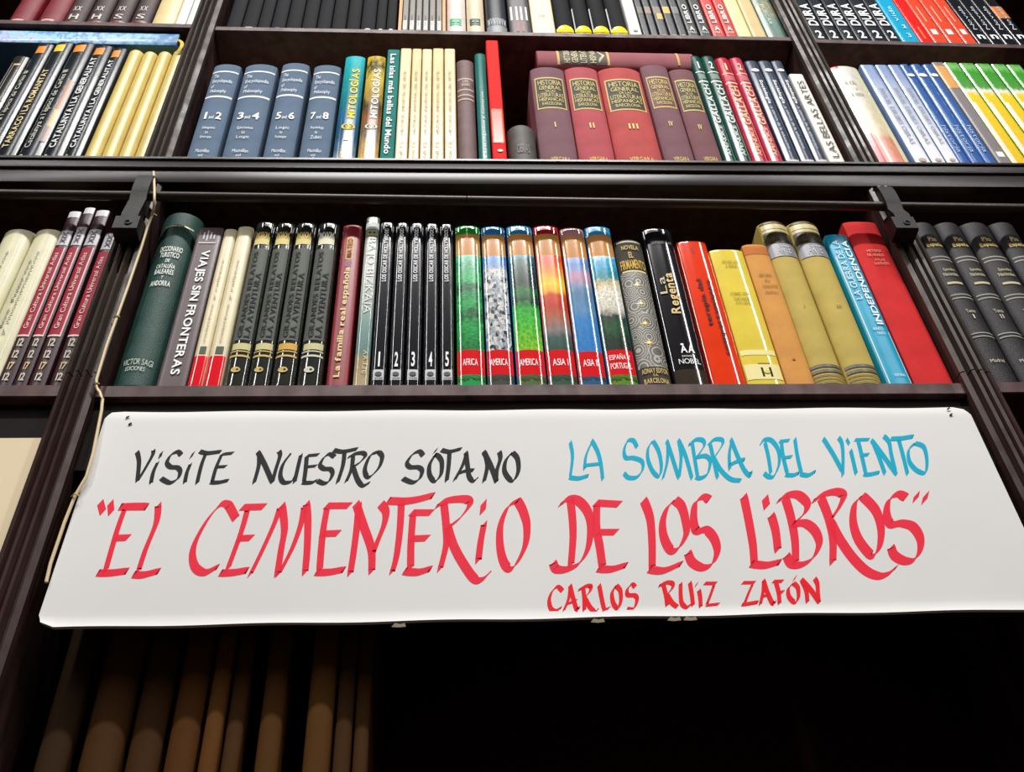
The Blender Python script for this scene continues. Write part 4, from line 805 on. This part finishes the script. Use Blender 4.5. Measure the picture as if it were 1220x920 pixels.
for i in range(12):
    its = [P(.25, .8, 31.5+i*.5, 33+i*.5, '#c8c8c8', 'satin', 'pale_line')] if i in (1, 3) else ([DISC(.5, .45, 36, '#e8e8e8')] if i in (9, 10, 11) else [])
    book(M1, bx[i], bx[i+1]-.6, .215, 'round', 'cloth', '#0f1012' if i % 3 else '#10111a', f'plain black book in the top row, {od[i]} from the upright' if i < 11 else 'plain black book in the top row, against the orange slipcase', its, group='plain black top row books')
# the orange slipcase and its six slim books
x0, x1 = un(474, 38, .002)[0], un(531, 39, .002)[0]; zb3 = LN['1', 'M'].z((x0+x1)/2)+.0008; W = x1-x0; H = .20
sc = thing('slipcase', 'orange slipcase holding six slim grey books', 'slipcase', ((x0+x1)/2, .002, zb3)); t = .0048
sc_m = mat('satin', '#d98a34')
for q_, nm_ in ((MB().box(-W/2, -W/2+t, 0, .14, 0, H), 'side_board'), (MB().box(W/2-t, W/2, 0, .14, 0, H), 'side_board'), (MB().box(-W/2+t, W/2-t, 0, .14, 0, .0085), 'base_board'), (MB().box(-W/2+t, W/2-t, 0, .14, H-t, H), 'top_board'), (MB().box(-W/2+t, W/2-t, .136, .14, .0085, H-t), 'back_board')):
    q_.build(nm_, sc_m, sc)
iw = (W-2*t)/6
for i in range(6):
    b = thing('paperback_book', f'slim grey book with white label, {od[i]} in the orange slipcase', 'book', ((x0+x1)/2-W/2+t+iw*(i+.5), .004, zb3+.0086), 'slim grey slipcase books')
    sp = Spine(iw-.0006, 'flat'); cv = cover(sp, .18, .128, mat('satin', '#6a655c'), b, True)
    dress(cv, sp, .18, [P(.25, .75, .80, .965, '#e4e0d6', 'satin', 'white_label'), T('obras', 'D', .38, .6, .70, .90, '#4a4640', 0)], lambda y, h=.18: h*(1-y))
for xl, xr, c, lab, lg in ((532, 555.8, '#d9cfc8', 'pale grey-white book with green rectangular logo beside the slipcase', '#2fa878'), (556.6, 578.5, '#d8c6a6', 'beige book with dark green rectangular logo', '#1c4a3c')):
    book(M1, xl, xr, .22, 'dome', 'satin', c, lab, [P(.16, .76, 22, 30, lg, 'satin', 'logo'), DISC(.36, .16, 26, c), DISC(.6, .16, 26, c)])
book(M1, 580, 606.3, .225, 'dome', 'satin', '#20242c', 'dark book with a pale grassy fringe near its foot', [P(.03, .97, 30, .999, '#8a8e92', 'satin', 'grey_foot'), T('WVWVWVW', 'H', .06, .94, 22, 31, '#c9cdd0', 1)])
book(M1, 608, 634.5, .21, 'soft', 'satin', '#4a4648', 'dark striped book with white and red bars', [P(a, a+.09, 8, 24, '#e6e6e6', 'satin', 'white_bar') for a in (.08, .34, .56, .8)]+[P(a, a+.12, 25, 38, '#8a2c30', 'satin', 'red_bar') for a in (.32, .56)])
book(M1, 635.3, 663.3, .22, 'flat', 'satin', '#e0d2b0', 'cream book in the top row beside the yellow-footed black set', [T('V M', 'H', .36, .6, 18, 20.5, '#6a6458', 0)], paper=True)
for i, (xl, xr) in enumerate(((664, 686.5), (687, 707.6), (708.4, 729), (729.8, 751))):
    wh = ['beside the cream book', 'second from the cream book', 'third from the cream book', 'beside the white paperback'][i]
    its = [P(.02, .98, 33.5+i*.4, .999, '#f2dc10', 'jacket', 'yellow_foot'), DISC(.5, .96, 34.5+i*.4, '#f2dc10', 'jacket', 'yellow_foot'), DISC(.5, .3, 40.2+i*.4, '#b98f76')]
    if i: its.append(P(.0, .06, 8, 36, '#e8e8e8', 'satin', 'white_line'))
    book(M1, xl, xr, .24, 'dome', 'cloth', '#0a0a0c', 'black book with bright yellow foot, '+wh, its, group='yellow-footed black books')
book(M1, 751.8, 766.5, .22, 'flat', 'satin', '#e4e1d6', 'white paperback with small grey mark beside the yellow-footed books', [DISC(.5, .4, 37, '#a09c90')], name='paperback_book', paper=True)
for i, (xl, xr) in enumerate(((767.2, 776), (776.6, 786), (786.6, 798.3), (799, 809.8), (810.4, 820.6))):
    wh = ['beside the white paperback', 'second from the white paperback', 'with a gold label at mid height', 'fourth from the white paperback', 'beside the white-lettered black pair'][i]
    its = [T('m', 'H', .3, .7, 42, 45, '#c8c4b8', 1), P(.1, .9, 8, 16, ['#5a584e', '#8a7060', '#7a6a60', '#c9a84a', '#6a6a6c'][i], 'satin', 'label')]
    if i == 2: its.append(P(.3, .95, 16, 23, '#c9a84a', 'satin', 'gold_label'))
    book(M1, xl, xr, .19, 'flat', 'satin', '#22262a', 'slim dark paperback, '+wh, its, name='paperback_book', group='slim dark paperbacks', paper=True)
for i, (xl, xr, c, lab) in enumerate(((821.2, 835, '#1a1b1e', 'black paperback with white lettering beside the slim dark ones'), (835.6, 850.2, '#1b1c20', 'black paperback with white lettering beside the red pair'), (850.9, 866.2, '#c82a24', 'red paperback with white lettering beside the black pair'), (866.8, 880.5, '#cc2e28', 'red paperback with white lettering beside the pale cream book'))):
    book(M1, xl, xr, .19, 'flat', 'satin', c, lab, [T('ALIANZA', 'U', .24, .7, -12, 28, '#f0ece6'), T('A', 'H', .28, .72, 32, 37, '#f0ece6'), T('MW', 'H', .2, .8, 38, 40.5, '#d8d2ca', 0)] if False else [P(.24, .7, 8, 28, c, 'print', 'title_strip'), T('LIBRO', 'U', .26, .68, 6, 28, '#f0ece6'), T('A', 'H', .28, .72, 32, 37, '#f0ece6'), T('MW', 'H', .2, .8, 38, 40.5, '#d8d2ca', 0)], name='paperback_book', group='black and red lettered paperbacks', paper=True)
book(M1, 881.2, 898, .2, 'flat', 'satin', '#e2d49c', 'pale cream book beside the red paperbacks', paper=True)
book(M1, 898.7, 916, .2, 'flat', 'satin', '#cdb57e', 'tan book beside the speckled teal book', paper=True)
tl = ramp_mat('speckled_teal_print', [(0, '#46685c'), (.4, '#5a8274'), (.55, '#b08a5a'), (.65, '#4f8070'), (1, '#3f7f9a')], 7, (6, 14, 1), 1.0, .3)
book(M1, 917, 941, .21, 'soft', 'jacket', '#4f7468', 'speckled teal book against the fluted upright in the top row', [PIC(.02, .98, .01, .995, tl), T('BUSCAR', 'D', .3, .5, 6, 30, '#cfdcc8', 0)])
for i, (xl, xr) in enumerate(((972, 989), (989.7, 1006), (1006.8, 1023.3), (1024, 1040.8), (1041.6, 1059.6), (1060.3, 1077))):
    wh = ['beside the upright', 'second from the upright', 'third from the upright', 'fourth from the upright', 'fifth from the upright', 'beside the cyan book'][i]
    book(R1, xl, xr, .2, 'flat', 'jacket', '#20242c', 'black paperback with big white letters and swan mark, '+wh, [T('DURA', 'U', .14, .86, 0+5, 31, '#eef0f0'), T('2', 'H', .28, .74, 37, 46, '#eef0f0')], group='black paperbacks with big white letters', name='paperback_book', paper=True)
book(R1, 1077.7, 1099.3, .2, 'flat', 'jacket', '#16a0c8', 'cyan paperback between the black and the red ones', [T('vida', 'U', .3, .55, 8, 26, '#bfe6f4', 0), T('2', 'H', .5, .7, 30, 34, '#d8f0f8'), T('3', 'H', .44, .66, 40, 45, '#bfe6f4', 0)], name='paperback_book', paper=True)
book(R1, 1100, 1115.4, .2, 'flat', 'jacket', '#e0201c', 'bright red paperback beside the cyan one', [P(.45, .6, 32, 46, '#ef6a3a', 'satin', 'orange_bar')], name='paperback_book', paper=True)
for i, (xl, xr) in enumerate(((1116.2, 1133.3), (1134, 1152), (1152.8, 1168))):
    wh = ['beside the bright red one', 'middle one of three', 'beside the black lettered ones'][i]
    book(R1, xl, xr, .2, 'flat', 'jacket', '#d8482e', 'orange-red paperback with small white square, '+wh, [P(.3, .7, 35, 41, '#f4ece6', 'satin', 'white_square'), P(.42, .5, 8, 26, '#eab9a0', 'satin', 'pale_bar')], group='orange-red paperbacks', name='paperback_book', paper=True)
for i, (xl, xr) in enumerate(((1168.7, 1184.3), (1185, 1200.3), (1201, 1217), (1217.8, 1234))):
    wh = ['beside the orange-red ones', 'second from the orange-red ones', 'third from the orange-red ones', 'with orange corner at the frame edge'][i]
    book(R1, xl, xr, .2, 'flat', 'jacket', '#14161c', 'black paperback with white script mark, '+wh, [T('Novela', 'U', .36, .66, 8, 36, '#b8bcc4', 0), T('n', 'H', .25, .8, 42, 47, '#f0f0f0')]+([P(.02, .98, 8, 22, '#c8743a', 'satin', 'orange_corner')] if i == 3 else []), group='black script-marked paperbacks', name='paperback_book', paper=True)

# ---- the dim shelf under the sign
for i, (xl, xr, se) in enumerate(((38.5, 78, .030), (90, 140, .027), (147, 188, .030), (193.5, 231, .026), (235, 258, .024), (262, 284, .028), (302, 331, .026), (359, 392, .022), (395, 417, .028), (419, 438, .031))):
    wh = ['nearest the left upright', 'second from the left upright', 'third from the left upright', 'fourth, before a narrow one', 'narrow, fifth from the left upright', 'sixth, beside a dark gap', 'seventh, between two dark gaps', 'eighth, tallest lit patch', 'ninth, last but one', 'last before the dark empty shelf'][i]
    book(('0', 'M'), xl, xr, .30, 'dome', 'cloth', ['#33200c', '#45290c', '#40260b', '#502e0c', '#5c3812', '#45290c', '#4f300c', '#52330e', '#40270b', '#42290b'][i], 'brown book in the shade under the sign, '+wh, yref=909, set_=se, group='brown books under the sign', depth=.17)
